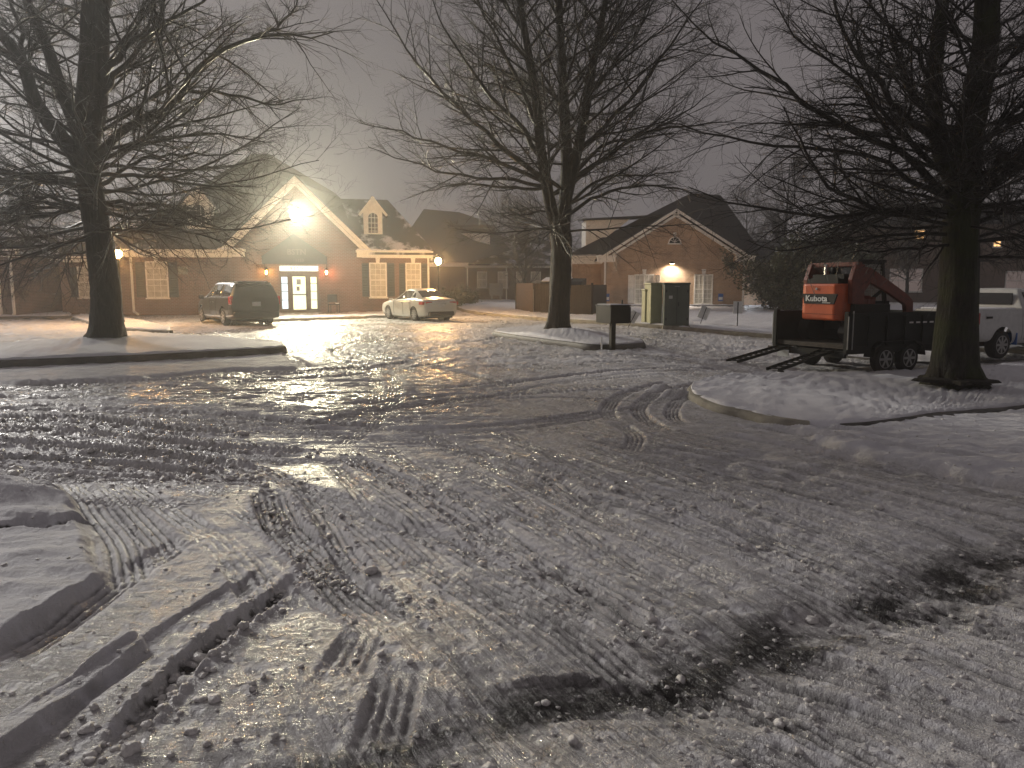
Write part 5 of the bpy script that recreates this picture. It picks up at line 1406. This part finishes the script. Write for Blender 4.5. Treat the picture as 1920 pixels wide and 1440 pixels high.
MB().prism([(-1.1, -.7, .1), (1.1, -.7, .1), (1.1, .8, .1), (-1.1, .8, .1)], (0, 0, 1.45)).build('body', M['black'], dm_, bevel=.03)
MB().prism([(-1.15, -.75, 1.56), (-1.15, .85, 1.56), (-1.15, .85, 1.98), (-1.15, -.2, 1.80)], (2.3, 0, 0)).build('lid', M['black'], dm_)
MB().prism([(-1.1, -.25, 1.805), (-1.1, .8, 1.99), (-1.1, .8, 2.04), (-1.1, -.25, 1.84)], (1.5, 0, 0)).build('snow_cap', M['snow'], dm_)
# ------------------------------------------------------------------ bare trees
def tubes(pts, rad, k):
    """pts (n,m,3), rad (n,m) -> V,F of n tubes with k sides"""
    n, m, _ = pts.shape
    T = np.gradient(pts, axis=1); T /= np.linalg.norm(T, axis=2)[..., None]+1e-9
    ref = np.zeros_like(T); ref[..., 2] = 1
    vert = np.abs(T[:, :1, 2]) > .8
    ref = np.where(np.repeat(vert, m, 1)[..., None], np.array([1., 0, 0]), ref)
    e1 = np.cross(T, ref); e1 /= np.linalg.norm(e1, axis=2)[..., None]+1e-9
    e2 = np.cross(T, e1)
    a = np.arange(k)*2*PI/k
    V = pts[:, :, None]+rad[:, :, None, None]*(e1[:, :, None]*np.cos(a)[None, None, :, None]+e2[:, :, None]*np.sin(a)[None, None, :, None])
    idx = np.arange(n*m*k).reshape(n, m, k)
    A_ = idx[:, :-1]; B_ = idx[:, 1:]
    Fq = np.stack([A_, np.roll(A_, -1, 2), np.roll(B_, -1, 2), B_], -1).reshape(-1, 4)
    return V.reshape(-1, 3), Fq

def grow(P0, D0, L, R, steps, wander, trop, rs, tip=.25, zig=0):
    n = len(P0); pts = np.zeros((n, steps+1, 3)); pts[:, 0] = P0; d = D0.copy(); st = (L/steps)[:, None]
    for i in range(steps):
        d = d+rs.randn(n, 3)*wander; d[:, 2] += trop; d /= np.linalg.norm(d, axis=1)[:, None]
        pts[:, i+1] = pts[:, i]+d*st
    rad = R[:, None]*np.linspace(1, tip, steps+1)[None]
    return pts, rad

def spawn(pts, rad, per, t0, t1, ang, ratio, rs, rr, flat=.5, minr=.004, decay=.55):
    """children along parents; ang mean angle away from the parent"""
    n, m, _ = pts.shape
    Ls = np.linalg.norm(np.diff(pts, axis=1), axis=2).sum(1)
    t = t0+(t1-t0)*(np.arange(per)[None]+rs.rand(n, per))/per
    f = t*(m-1); i = np.minimum(f.astype(int), m-2); w = (f-i)[..., None]
    r_ = np.arange(n)[:, None]
    P0 = pts[r_, i]*(1-w)+pts[r_, i+1]*w; T = pts[r_, i+1]-pts[r_, i]; T /= np.linalg.norm(T, axis=2)[..., None]+1e-9
    Rp = rad[r_, i]*(1-w[..., 0])+rad[r_, i+1]*w[..., 0]
    rnd = rs.randn(n, per, 3); rnd[..., 2] *= flat
    rnd -= (rnd*T).sum(2)[..., None]*T; rnd /= np.linalg.norm(rnd, axis=2)[..., None]+1e-9
    a = ang+rs.randn(n, per)*.16
    D = T*np.cos(a)[..., None]+rnd*np.sin(a)[..., None]
    L = Ls[:, None]*ratio*(1-decay*t)*(.65+.7*rs.rand(n, per))
    R = np.maximum(minr, np.minimum(Rp*.62, Rp*rr+.002))
    return P0.reshape(-1, 3), D.reshape(-1, 3), L.ravel(), R.ravel()

def limb_pts(tree_base_Y, pix_pts, depth, n=14):
    """limb traced as (x, y) in the photo; depth: metres towards (-) or away (+) at the tip"""
    m = len(pix_pts); out = []
    for i, (a, b) in enumerate(pix_pts):
        out.append(P(a, b, tree_base_Y+depth*(i/(m-1))**1.1))
    return resample(out, n=n)

def make_tree(name, label, base, Y, trunk, limbs, auto, seed, dens=1.0, bark='bark', spread=1.0, droop=-.03, root=None):
    rs = np.random.RandomState(seed)
    t = empty(name, base, 0, label, 'tree')
    b0 = np.array(base)
    # trunk parts: (pixels, depth, r0, r1)
    V = []; Fc = []; off = 0
    main = []
    for q, (pp, dep, r0, r1) in enumerate(trunk):
        p = limb_pts(Y, pp, dep, 34 if q == 0 else 26)
        rad = np.linspace(r0, r1, len(p))
        if q == 0:
            p[0] = (base[0], base[1], base[2]-.12)
            s = np.linalg.norm(p-p[0], axis=1); rad = rad*(1+.30*np.exp(-s/.2)+.14*np.exp(-s/.9))
        rad = rad*(1+.05*perlin(np.arange(len(p))*.7+seed, np.zeros(len(p))+.3, seed+q))
        main.append((p, rad))
        v, f = tubes((p-b0)[None], rad[None], 22)
        # fluted root flare
        if q == 0:
            vv = v.reshape(len(p), 22, 3); a = np.arange(22)*2*PI/22
            s = np.linalg.norm(p-p[0], axis=1)[:, None]
            amp = 1+.26*np.exp(-s/.28)*np.cos(a*5+seed)[None]+.035*np.cos(a*3+s*1.7)+.03*np.cos(a*7-s*2.3)
            c = (p-b0)[:, None]; vv = c+(vv-c)*amp[..., None]; v = vv.reshape(-1, 3)
        V.append(v); Fc.append(f+off); off += len(v)
    npmesh('trunk', np.vstack(V), np.vstack(Fc), M[bark], t)
    # limbs, traced and free
    Lp = []; Lr = []
    for (pp, dep, r0, r1) in limbs:
        p = limb_pts(Y, pp, dep, 14); p[1:-1] += rs.randn(12, 3)*.03; Lp.append(p); Lr.append(np.linspace(r0, r1, 14))
    for (mi, t0, t1, cnt, l0, l1, e0, e1, r_, az0, az1) in auto:
        p, rad = main[mi]; m = len(p)
        for k in range(cnt):
            f = (t0+(t1-t0)*(k+rs.rand())/cnt); i = min(int(f*(m-1)), m-2); fr = (f-t0)/(t1-t0)
            q = p[i]; az = rs.uniform(az0, az1); el = math.radians(e0+(e1-e0)*fr+rs.randn()*7)
            L = (l0+(l1-l0)*fr)*rs.uniform(.75, 1.15)*spread
            d = np.array([math.cos(az)*math.cos(el), math.sin(az)*math.cos(el), math.sin(el)])
            pts, rr = grow(q[None], d[None], np.array([L]), np.array([r_*rs.uniform(.75, 1.2)]), 13, .065, .012+(.02 if el < 0 else 0), rs, .22)
            Lp.append(pts[0]); Lr.append(np.minimum(rr[0], rad[i]*.7))
    Lp = np.stack(Lp); Lr = np.stack(Lr)
    d_ = dens; Lr[len(limbs):] *= .8
    B2p, B2r = [], []
    P0, D0, L, R = spawn(Lp, Lr, int(17*d_), .14, 1.0, .72, .42, rs, .50, .62)
    L = np.clip(L, .5, 2.6)
    p2, r2 = grow(P0, D0, L, R, 7, .08, droop*.4, rs, .3)
    P0, D0, L, R = spawn(p2, r2, int(9*d_), .12, 1.0, .70, .50, rs, .55, .75, .0035, .45)
    L = np.clip(L, .22, 1.2)
    p3, r3 = grow(P0, D0, L, R, 4, .10, droop*.6, rs, .4)
    P0, D0, L, R = spawn(p3, r3, 4, .2, 1.0, .65, .55, rs, .6, .9, .0026, .3)
    L = np.clip(L, .10, .50)
    p4, r4 = grow(P0, D0, L, R, 2, .16, droop, rs, .5)
    P0, D0, L, R = spawn(Lp, Lr, int(14*d_), .05, 1.0, .9, .12, rs, .25, .8, .0035)     # short spurs straight off the limbs
    p5, r5 = grow(P0, D0, np.clip(L, .15, .6), np.minimum(R, .008), 3, .2, droop, rs, .4)
    V = []; Fc = []; off = 0
    for a, b, k in ((Lp, Lr, 9), (p2, r2, 5), (p3, r3, 3), (p4, r4, 3), (p5, r5, 3)):
        v, f = tubes(a-b0, b, k); V.append(v); Fc.append(f+off); off += len(v)
    npmesh('crown', np.vstack(V), np.vstack(Fc), M['twig'], t)
    print(name, 'twigs', len(p4), 'verts', off)
    return t

# left tree
b1 = G(198, 645, .17); Y1 = b1[1]
make_tree('bare_oak_tree', 'big bare oak left of the minivan with its thick trunk beside an orange lamp post', (b1[0], b1[1], b1[2]+.08), Y1,
  trunk=[([(201, 640), (199, 560), (190, 490), (181, 420), (170, 350), (163, 300), (163, 255)], 0, .36, .25),
         ([(163, 268), (158, 200), (163, 110), (165, 0), (168, -130), (172, -330)], -.3, .22, .05),
         ([(165, 275), (182, 205), (189, 100), (192, 0), (198, -130), (220, -330)], .4, .24, .05),
         ([(158, 330), (138, 285), (100, 240), (66, 190), (42, 120), (0, 62), (-80, 0), (-160, -120)], -.8, .20, .05),
         ([(152, 262), (138, 225), (112, 160), (86, 80), (50, 0), (20, -120), (10, -260)], .6, .17, .04),
         ],
  limbs=[([(172, 300), (200, 270), (270, 222), (326, 195), (342, 165), (400, 108), (470, 74), (530, 62), (580, 72), (625, 60)], -.6, .12, .012), ([(68, 192), (50, 130), (40, 60), (20, 0), (0, -80)], .6, .09, .02), ([(190, 140), (240, 90), (300, 40), (310, -20), (330, -100)], .3, .09, .02),
         ([(185, 185), (230, 130), (290, 60), (380, 0), (430, -50)], 1.0, .08, .015), ([(470, 74), (520, 50), (550, 15), (570, -20)], -.3, .05, .01),
         ([(342, 168), (420, 175), (500, 195), (590, 185)], -.5, .05, .01), ([(178, 300), (280, 270), (400, 250), (510, 268)], .6, .06, .01),
         ([(180, 330), (270, 330), (360, 345), (480, 350)], -.8, .06, .01), ([(182, 380), (270, 380), (350, 400), (450, 450)], .8, .06, .01),
         ([(186, 400), (260, 410), (330, 430), (420, 455), (455, 480)], -1.2, .06, .01), ([(180, 350), (260, 300), (350, 290), (455, 290)], .2, .06, .01),
         ([(170, 380), (110, 400), (40, 410), (-60, 440)], -.5, .07, .015), ([(168, 350), (100, 340), (20, 350), (-80, 330)], .6, .07, .015), ([(176, 470), (120, 480), (70, 510), (40, 540)], -.4, .035, .008), ([(172, 400), (90, 370), (0, 400), (-90, 420)], -1.4, .06, .012)],
  auto=[(0, .52, .80, 22, 4.6, 5.0, -12, 6, .055, 0, 2*PI), (0, .80, 1.0, 14, 5.2, 5.2, 5, 22, .065, 0, 2*PI), (1, .05, .8, 16, 4.5, 2.5, 22, 50, .05, 0, 2*PI), (2, .05, .8, 16, 4.5, 2.5, 22, 50, .05, 0, 2*PI),
        (3, .2, .9, 10, 3.2, 2, 10, 50, .04, 0, 2*PI), (4, .2, .9, 10, 3.2, 2, 15, 50, .04, 0, 2*PI), (1, .3, .9, 6, 3, 2, 20, 50, .04, 0, 2*PI)], seed=11, dens=.86, droop=-.02)
# middle tree
b2 = G(1047, 626, .15); Y2 = b2[1]
make_tree('bare_oak_tree', 'tall bare oak with a forked trunk in the middle snow island', (b2[0], b2[1], b2[2]+.12), Y2,
  trunk=[([(1047, 618), (1050, 560), (1052, 500), (1052, 455), (1048, 425)], 0, .30, .31),
         ([(1045, 440), (1032, 385), (1024, 340), (1014, 280), (1008, 210), (998, 140), (984, 60), (968, -40), (955, -200)], -.3, .19, .04),
         ([(1055, 440), (1060, 380), (1063, 310), (1060, 240), (1055, 150), (1050, 50), (1046, -60), (1040, -240)], .4, .21, .04),
         ([(1062, 370), (1074, 320), (1090, 250), (1102, 180), (1112, 120), (1128, 40), (1146, -60), (1165, -220)], -.3, .17, .04)],
  limbs=[([(1018, 335), (960, 290), (900, 240), (850, 190), (790, 130), (740, 60), (700, -10)], -.7, .085, .012), ([(1016, 300), (980, 240), (920, 180), (870, 110), (830, 50), (800, -30)], .7, .08, .012),
         ([(1018, 340), (950, 310), (880, 290), (790, 260), (700, 235), (672, 230)], .3, .07, .010), ([(1018, 350), (940, 335), (860, 330), (760, 300), (690, 275)], -.9, .06, .010),
         ([(1010, 240), (980, 170), (940, 90), (900, 10), (870, -70)], -.4, .075, .012), ([(1022, 352), (940, 352), (850, 345), (780, 365)], .8, .055, .010),
         ([(1064, 300), (1120, 250), (1180, 190), (1240, 110), (1290, 40), (1330, -30)], -.5, .08, .012), ([(1075, 335), (1140, 290), (1210, 250), (1300, 235), (1380, 225)], .4, .075, .010),
         ([(1078, 325), (1130, 270), (1190, 260), (1270, 220), (1340, 170)], 1.0, .06, .010), ([(1070, 400), (1120, 370), (1180, 350), (1260, 350), (1330, 375)], -.8, .06, .010),
         ([(1072, 380), (1120, 340), (1190, 330), (1280, 320)], .9, .055, .010), ([(1030, 395), (980, 400), (950, 405), (930, 400)], .1, .035, .01), ([(1100, 190), (1150, 120), (1200, 50), (1240, -30)], .5, .06, .012), ([(1056, 170), (1080, 90), (1100, 0), (1120, -80)], .4, .05, .012)],
  auto=[(1, .12, .85, 30, 5.2, 2.8, 24, 62, .05, 0, 2*PI), (2, .10, .85, 28, 5.2, 2.8, 22, 62, .05, 0, 2*PI), (3, .10, .85, 26, 5.2, 2.8, 24, 62, .05, 0, 2*PI), (0, .92, 1., 5, 4.5, 4.5, 0, 10, .05, 0, 2*PI)], seed=23, dens=.8, droop=.02)
# right tree
b3 = G(1787, 722, .15); Y3 = b3[1]
print('right tree Y', Y3)
make_tree('bare_oak_tree', 'big dark bare oak on the right with a mossy green trunk hiding the trailer tongue', (b3[0], b3[1], b3[2]+.03), Y3,
  trunk=[([(1788, 712), (1792, 640), (1797, 560), (1800, 480), (1802, 420), (1806, 340), (1815, 260), (1832, 180), (1846, 90), (1850, 0), (1852, -120), (1850, -300)], 0, .41, .15),
         ([(1800, 350), (1775, 310), (1758, 250), (1750, 180), (1756, 100), (1768, 0), (1780, -110), (1790, -260)], .5, .20, .06),
         ([(1815, 430), (1830, 380), (1880, 330), (1950, 260), (2040, 180)], -.4, .11, .03)],
  limbs=[([(1795, 408), (1730, 400), (1660, 398), (1590, 370), (1540, 330), (1500, 260), (1470, 200)], -.4, .075, .012), ([(1790, 380), (1740, 330), (1680, 285), (1590, 240), (1500, 185), (1420, 130), (1330, 70), (1260, 0)], -.7, .085, .010),
         ([(1790, 400), (1700, 392), (1600, 405), (1500, 400), (1390, 385), (1290, 350)], .6, .065, .010), ([(1762, 270), (1700, 220), (1640, 150), (1590, 80), (1560, 0), (1545, -80)], -.3, .085, .015),
         ([(1785, 375), (1720, 345), (1650, 300), (1560, 280), (1430, 270), (1300, 240), (1240, 230)], .8, .06, .010), ([(1757, 230), (1700, 160), (1680, 90), (1650, 0), (1630, -60)], .6, .06, .012),
         ([(1775, 330), (1700, 260), (1640, 190), (1580, 130), (1500, 80), (1450, 0)], -1.0, .06, .010), ([(1800, 300), (1850, 260), (1920, 190), (2000, 120)], -.4, .08, .02),
         ([(1805, 470), (1740, 460), (1660, 470), (1580, 480)], -.6, .04, .008), ([(1800, 440), (1700, 440), (1600, 450), (1480, 470), (1400, 450)], -.5, .045, .008), ([(1815, 420), (1880, 400), (1960, 380)], .4, .07, .02), ([(1830, 380), (1880, 300), (1920, 270)], -.9, .06, .02), ([(1758, 180), (1720, 100), (1640, 20), (1590, -40)], -.8, .06, .012)],
  auto=[(0, .26, .42, 26, 4.0, 4.8, -8, 10, .045, 0, 2*PI), (0, .42, .60, 20, 4.6, 4.6, 2, 28, .05, 0, 2*PI), (0, .60, .92, 16, 4.0, 2.5, 25, 55, .045, 0, 2*PI),
        (1, .10, .9, 22, 4.0, 2.2, 15, 50, .04, 0, 2*PI), (2, .1, .9, 10, 2.5, 1.5, 5, 30, .03, 0, 2*PI)], seed=37, dens=.86, bark='mossbark', droop=-.035)
# dark mulch ring showing at the foot of the right tree
mr = MB(); n = 28
ring = [(1.0*(.55+.12*math.sin(i*2.3)+.1*math.sin(i*5.1))*math.cos(2*PI*i/n), (.55+.12*math.sin(i*1.7))*math.sin(2*PI*i/n)) for i in range(n)]
for s_, h_ in ((1.3, -.02), (1.2, .035), (.5, .06)): mr.v += [(x*s_, y*s_, h_+random.uniform(-.008, .008)) for x, y in ring]
for k in range(2):
    for i in range(n): mr.f.append((k*n+i, k*n+(i+1) % n, (k+1)*n+(i+1) % n, (k+1)*n+i)); mr.mi.append(0)
mr.f.append(tuple(range(2*n, 3*n))); mr.mi.append(0)
mo = mr.build('mulch', M['mulch']); mo.location = (b3[0]-.05, b3[1]-.15, b3[2]+.13); tag(mo, 'dark mulch ring melted bare around the right tree', 'mulch', kind='stuff')

# far trees, haze softened
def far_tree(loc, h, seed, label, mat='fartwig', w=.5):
    rs = np.random.RandomState(seed); t = empty('bare_tree', loc, rs.rand()*6, label, 'tree', 'bare trees beyond the buildings')
    p, r = grow(np.zeros((1, 3)), np.array([[0, 0, 1.]]), np.array([h*.92]), np.array([.16*h/9]), 18, .03, .03, rs, .08)
    v, f = tubes(p, r, 9); npmesh('trunk', v, f, M['bark'], t)
    P0, D0, L, R = spawn(p, r, 34, .18, .97, .85, w, rs, .45, .6, .01, .62); p1, r1 = grow(P0, D0, np.clip(L, .6, 99), R, 9, .09, .05, rs, .25)
    P0, D0, L, R = spawn(p1, r1, 13, .1, 1, .7, .42, rs, .55, .8, .010, .4); p2, r2 = grow(P0, D0, np.clip(L, .4, 3), R, 5, .13, .0, rs, .35)
    P0, D0, L, R = spawn(p2, r2, 8, .1, 1, .7, .45, rs, .6, .9, .008, .3); p3, r3 = grow(P0, D0, np.clip(L, .25, 1.1), R, 2, .15, 0, rs, .5)
    V = []; Fc = []; off = 0
    for a, b, k in ((p1, r1, 4), (p2, r2, 3), (p3, r3, 3)):
        v, f = tubes(a, b, k); V.append(v); Fc.append(f+off); off += len(v)
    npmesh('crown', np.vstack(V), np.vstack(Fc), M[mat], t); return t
def copy_tree(src, loc, rz, s, label):
    c = src.copy(); col.objects.link(c); c.location = loc; c.rotation_euler = (0, 0, rz); c.scale = (s, s, s); c['label'] = label
    for ch in src.children:
        d = ch.copy(); col.objects.link(d); d.parent = c
    return c
def at(px, Y): x = P(px, 560, Y)[0]; return (x, Y, float(terr(x, Y))-.05)
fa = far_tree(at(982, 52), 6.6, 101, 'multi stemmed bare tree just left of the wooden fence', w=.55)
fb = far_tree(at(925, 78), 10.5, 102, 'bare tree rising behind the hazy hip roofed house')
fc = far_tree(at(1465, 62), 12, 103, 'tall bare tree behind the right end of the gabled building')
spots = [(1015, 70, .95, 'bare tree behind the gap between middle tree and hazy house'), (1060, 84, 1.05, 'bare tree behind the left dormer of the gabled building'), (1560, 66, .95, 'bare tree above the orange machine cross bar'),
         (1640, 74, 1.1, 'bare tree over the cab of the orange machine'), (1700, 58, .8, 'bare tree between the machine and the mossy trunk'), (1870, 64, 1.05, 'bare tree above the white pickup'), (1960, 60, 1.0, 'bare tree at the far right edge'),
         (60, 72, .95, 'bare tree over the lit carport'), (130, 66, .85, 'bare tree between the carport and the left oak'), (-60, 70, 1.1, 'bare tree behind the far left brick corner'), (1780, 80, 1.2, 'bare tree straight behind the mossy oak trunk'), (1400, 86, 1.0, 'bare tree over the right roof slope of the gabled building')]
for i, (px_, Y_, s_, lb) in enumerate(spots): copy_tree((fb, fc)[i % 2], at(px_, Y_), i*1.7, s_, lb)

# evergreen thicket by the gabled building: leaf sized faces through the volume
def leafbush(name, loc, size, nleaf, seed, label, cat, leaf=.085):
    rs = np.random.RandomState(seed); t = empty(name, loc, 0, label, cat)
    # stems
    nst = 26; P0 = np.zeros((nst, 3)); P0[:, :2] = rs.randn(nst, 2)*.18*np.array(size[:2])
    D0 = rs.randn(nst, 3)*.38; D0[:, 2] = 1; D0 /= np.linalg.norm(D0, axis=1)[:, None]
    p, r = grow(P0, D0, size[2]*(.6+.35*rs.rand(nst)), np.full(nst, .035), 8, .10, .01, rs, .3)
    P1, D1, L, R = spawn(p, r, 14, .12, 1, .8, .30, rs, .5, .8, .006, .3); p1, r1 = grow(P1, D1, L, R, 4, .15, 0, rs, .4)
    V = []; Fc = []; off = 0
    for a, b, k in ((p, r, 5), (p1, r1, 3)):
        v, f = tubes(a, b, k); V.append(v); Fc.append(f+off); off += len(v)
    npmesh('stem', np.vstack(V), np.vstack(Fc), M['bark'], t)
    # leaves around twig points, in clumps
    src = p1.reshape(-1, 3); c = src[rs.randint(len(src), size=nleaf)]+rs.randn(nleaf, 3)*.20
    d = rs.randn(nleaf, 3); d /= np.linalg.norm(d, axis=1)[:, None]; s = rs.randn(nleaf, 3); s -= (s*d).sum(1)[:, None]*d; s /= np.linalg.norm(s, axis=1)[:, None]
    l = leaf*(.6+.8*rs.rand(nleaf))[:, None]
    V = np.stack([c-d*l, c+s*l*.42, c+d*l, c-s*l*.42], 1).reshape(-1, 3); V[:, 2] = np.maximum(V[:, 2], .02)
    npmesh('foliage', V, np.arange(nleaf*4).reshape(-1, 4), M['leaf'], t, smooth=False); return t
leafbush('evergreen_tree', at(1482, 43), (2.3, 2.2, 4.4), 30000, 5, 'bushy evergreen between the gabled building and the orange machine', 'tree', .10)
leafbush('evergreen_tree', at(1545, 52), (3.0, 2.2, 5.6), 22000, 6, 'dark evergreen rising behind the orange machine', 'tree', .12)
leafbush('shrub', at(835, 47), (1.2, .8, 1.1), 5000, 8, 'low clipped shrub behind the right lamp post', 'shrub', .07)
leafbush('shrub', at(868, 52), (1.4, .8, 1.2), 5000, 9, 'snow flecked shrub in front of the hazy house', 'shrub', .07)
leafbush('evergreen_tree', at(-40, 66), (3.2, 2.2, 6.5), 16000, 12, 'dark evergreen mass above the carport at far left', 'tree', .12)

# ------------------------------------------------------------------ air, sky, render settings
me = bpy.data.meshes.new('haze'); q = MB().bb(-170, 170, -22, 150, -2.2, 30); me.from_pydata(q.v, [], q.f)
hz = bpy.data.objects.new('haze', me); col.objects.link(hz); hz['kind'] = 'stuff'; hz['label'] = 'thin freezing night haze glowing round the lamps'
hm = bpy.data.materials.new('night_haze'); hm.use_nodes = True; nt = hm.node_tree
nt.nodes.remove(nt.nodes['Principled BSDF']); pv = nt.nodes.new('ShaderNodeVolumePrincipled'); pv.inputs['Color'].default_value = (.93, .93, .92, 1)
pv.inputs['Density'].default_value = .0026; pv.inputs['Anisotropy'].default_value = .78
nt.links.new(pv.outputs[0], nt.nodes['Material Output'].inputs['Volume']); me.materials.append(hm)

W = bpy.data.worlds.new('World'); sc.world = W; W.use_nodes = True; nt = W.node_tree
bg = nt.nodes['Background']
tcn = nt.nodes.new('ShaderNodeTexCoord'); f = noise(nt, tcn.outputs['Generated'], 2.2, 4)
sky = ramp(nt, f, [(.3, (.102, .091, .094)), (.7, (.136, .121, .124))])
nt.links.new(sky, bg.inputs['Color']); bg.inputs['Strength'].default_value = .95

sc.view_settings.view_transform = 'Standard'; sc.view_settings.look = 'None'; sc.view_settings.exposure = .4; sc.view_settings.gamma = 1
sc.render.engine = 'CYCLES'; cy = sc.cycles
cy.use_denoising = True; cy.denoiser = 'OPENIMAGEDENOISE'; cy.denoising_input_passes = 'RGB_ALBEDO_NORMAL'
cy.max_bounces = 5; cy.diffuse_bounces = 2; cy.glossy_bounces = 3; cy.volume_bounces = 1; cy.transmission_bounces = 2; cy.transparent_max_bounces = 4
cy.sample_clamp_indirect = 4; cy.use_adaptive_sampling = True; cy.adaptive_threshold = .01
cy.caustics_reflective = False; cy.caustics_refractive = False

sl = bpy.data.lights.new('added_fill_sun', 'SUN'); sl.energy = 1.2; sl.volume_factor = 0; sl.angle = math.radians(9); sl.color = (1, .96, .90)  # directional fill added to brighten the snow, with no visible source
so_ = bpy.data.objects.new('added_fill_sun', sl); col.objects.link(so_); so_.rotation_euler = (Vector((0, 0, 0))-Vector((-28, 26, 15))).to_track_quat('-Z', 'Y').to_euler()
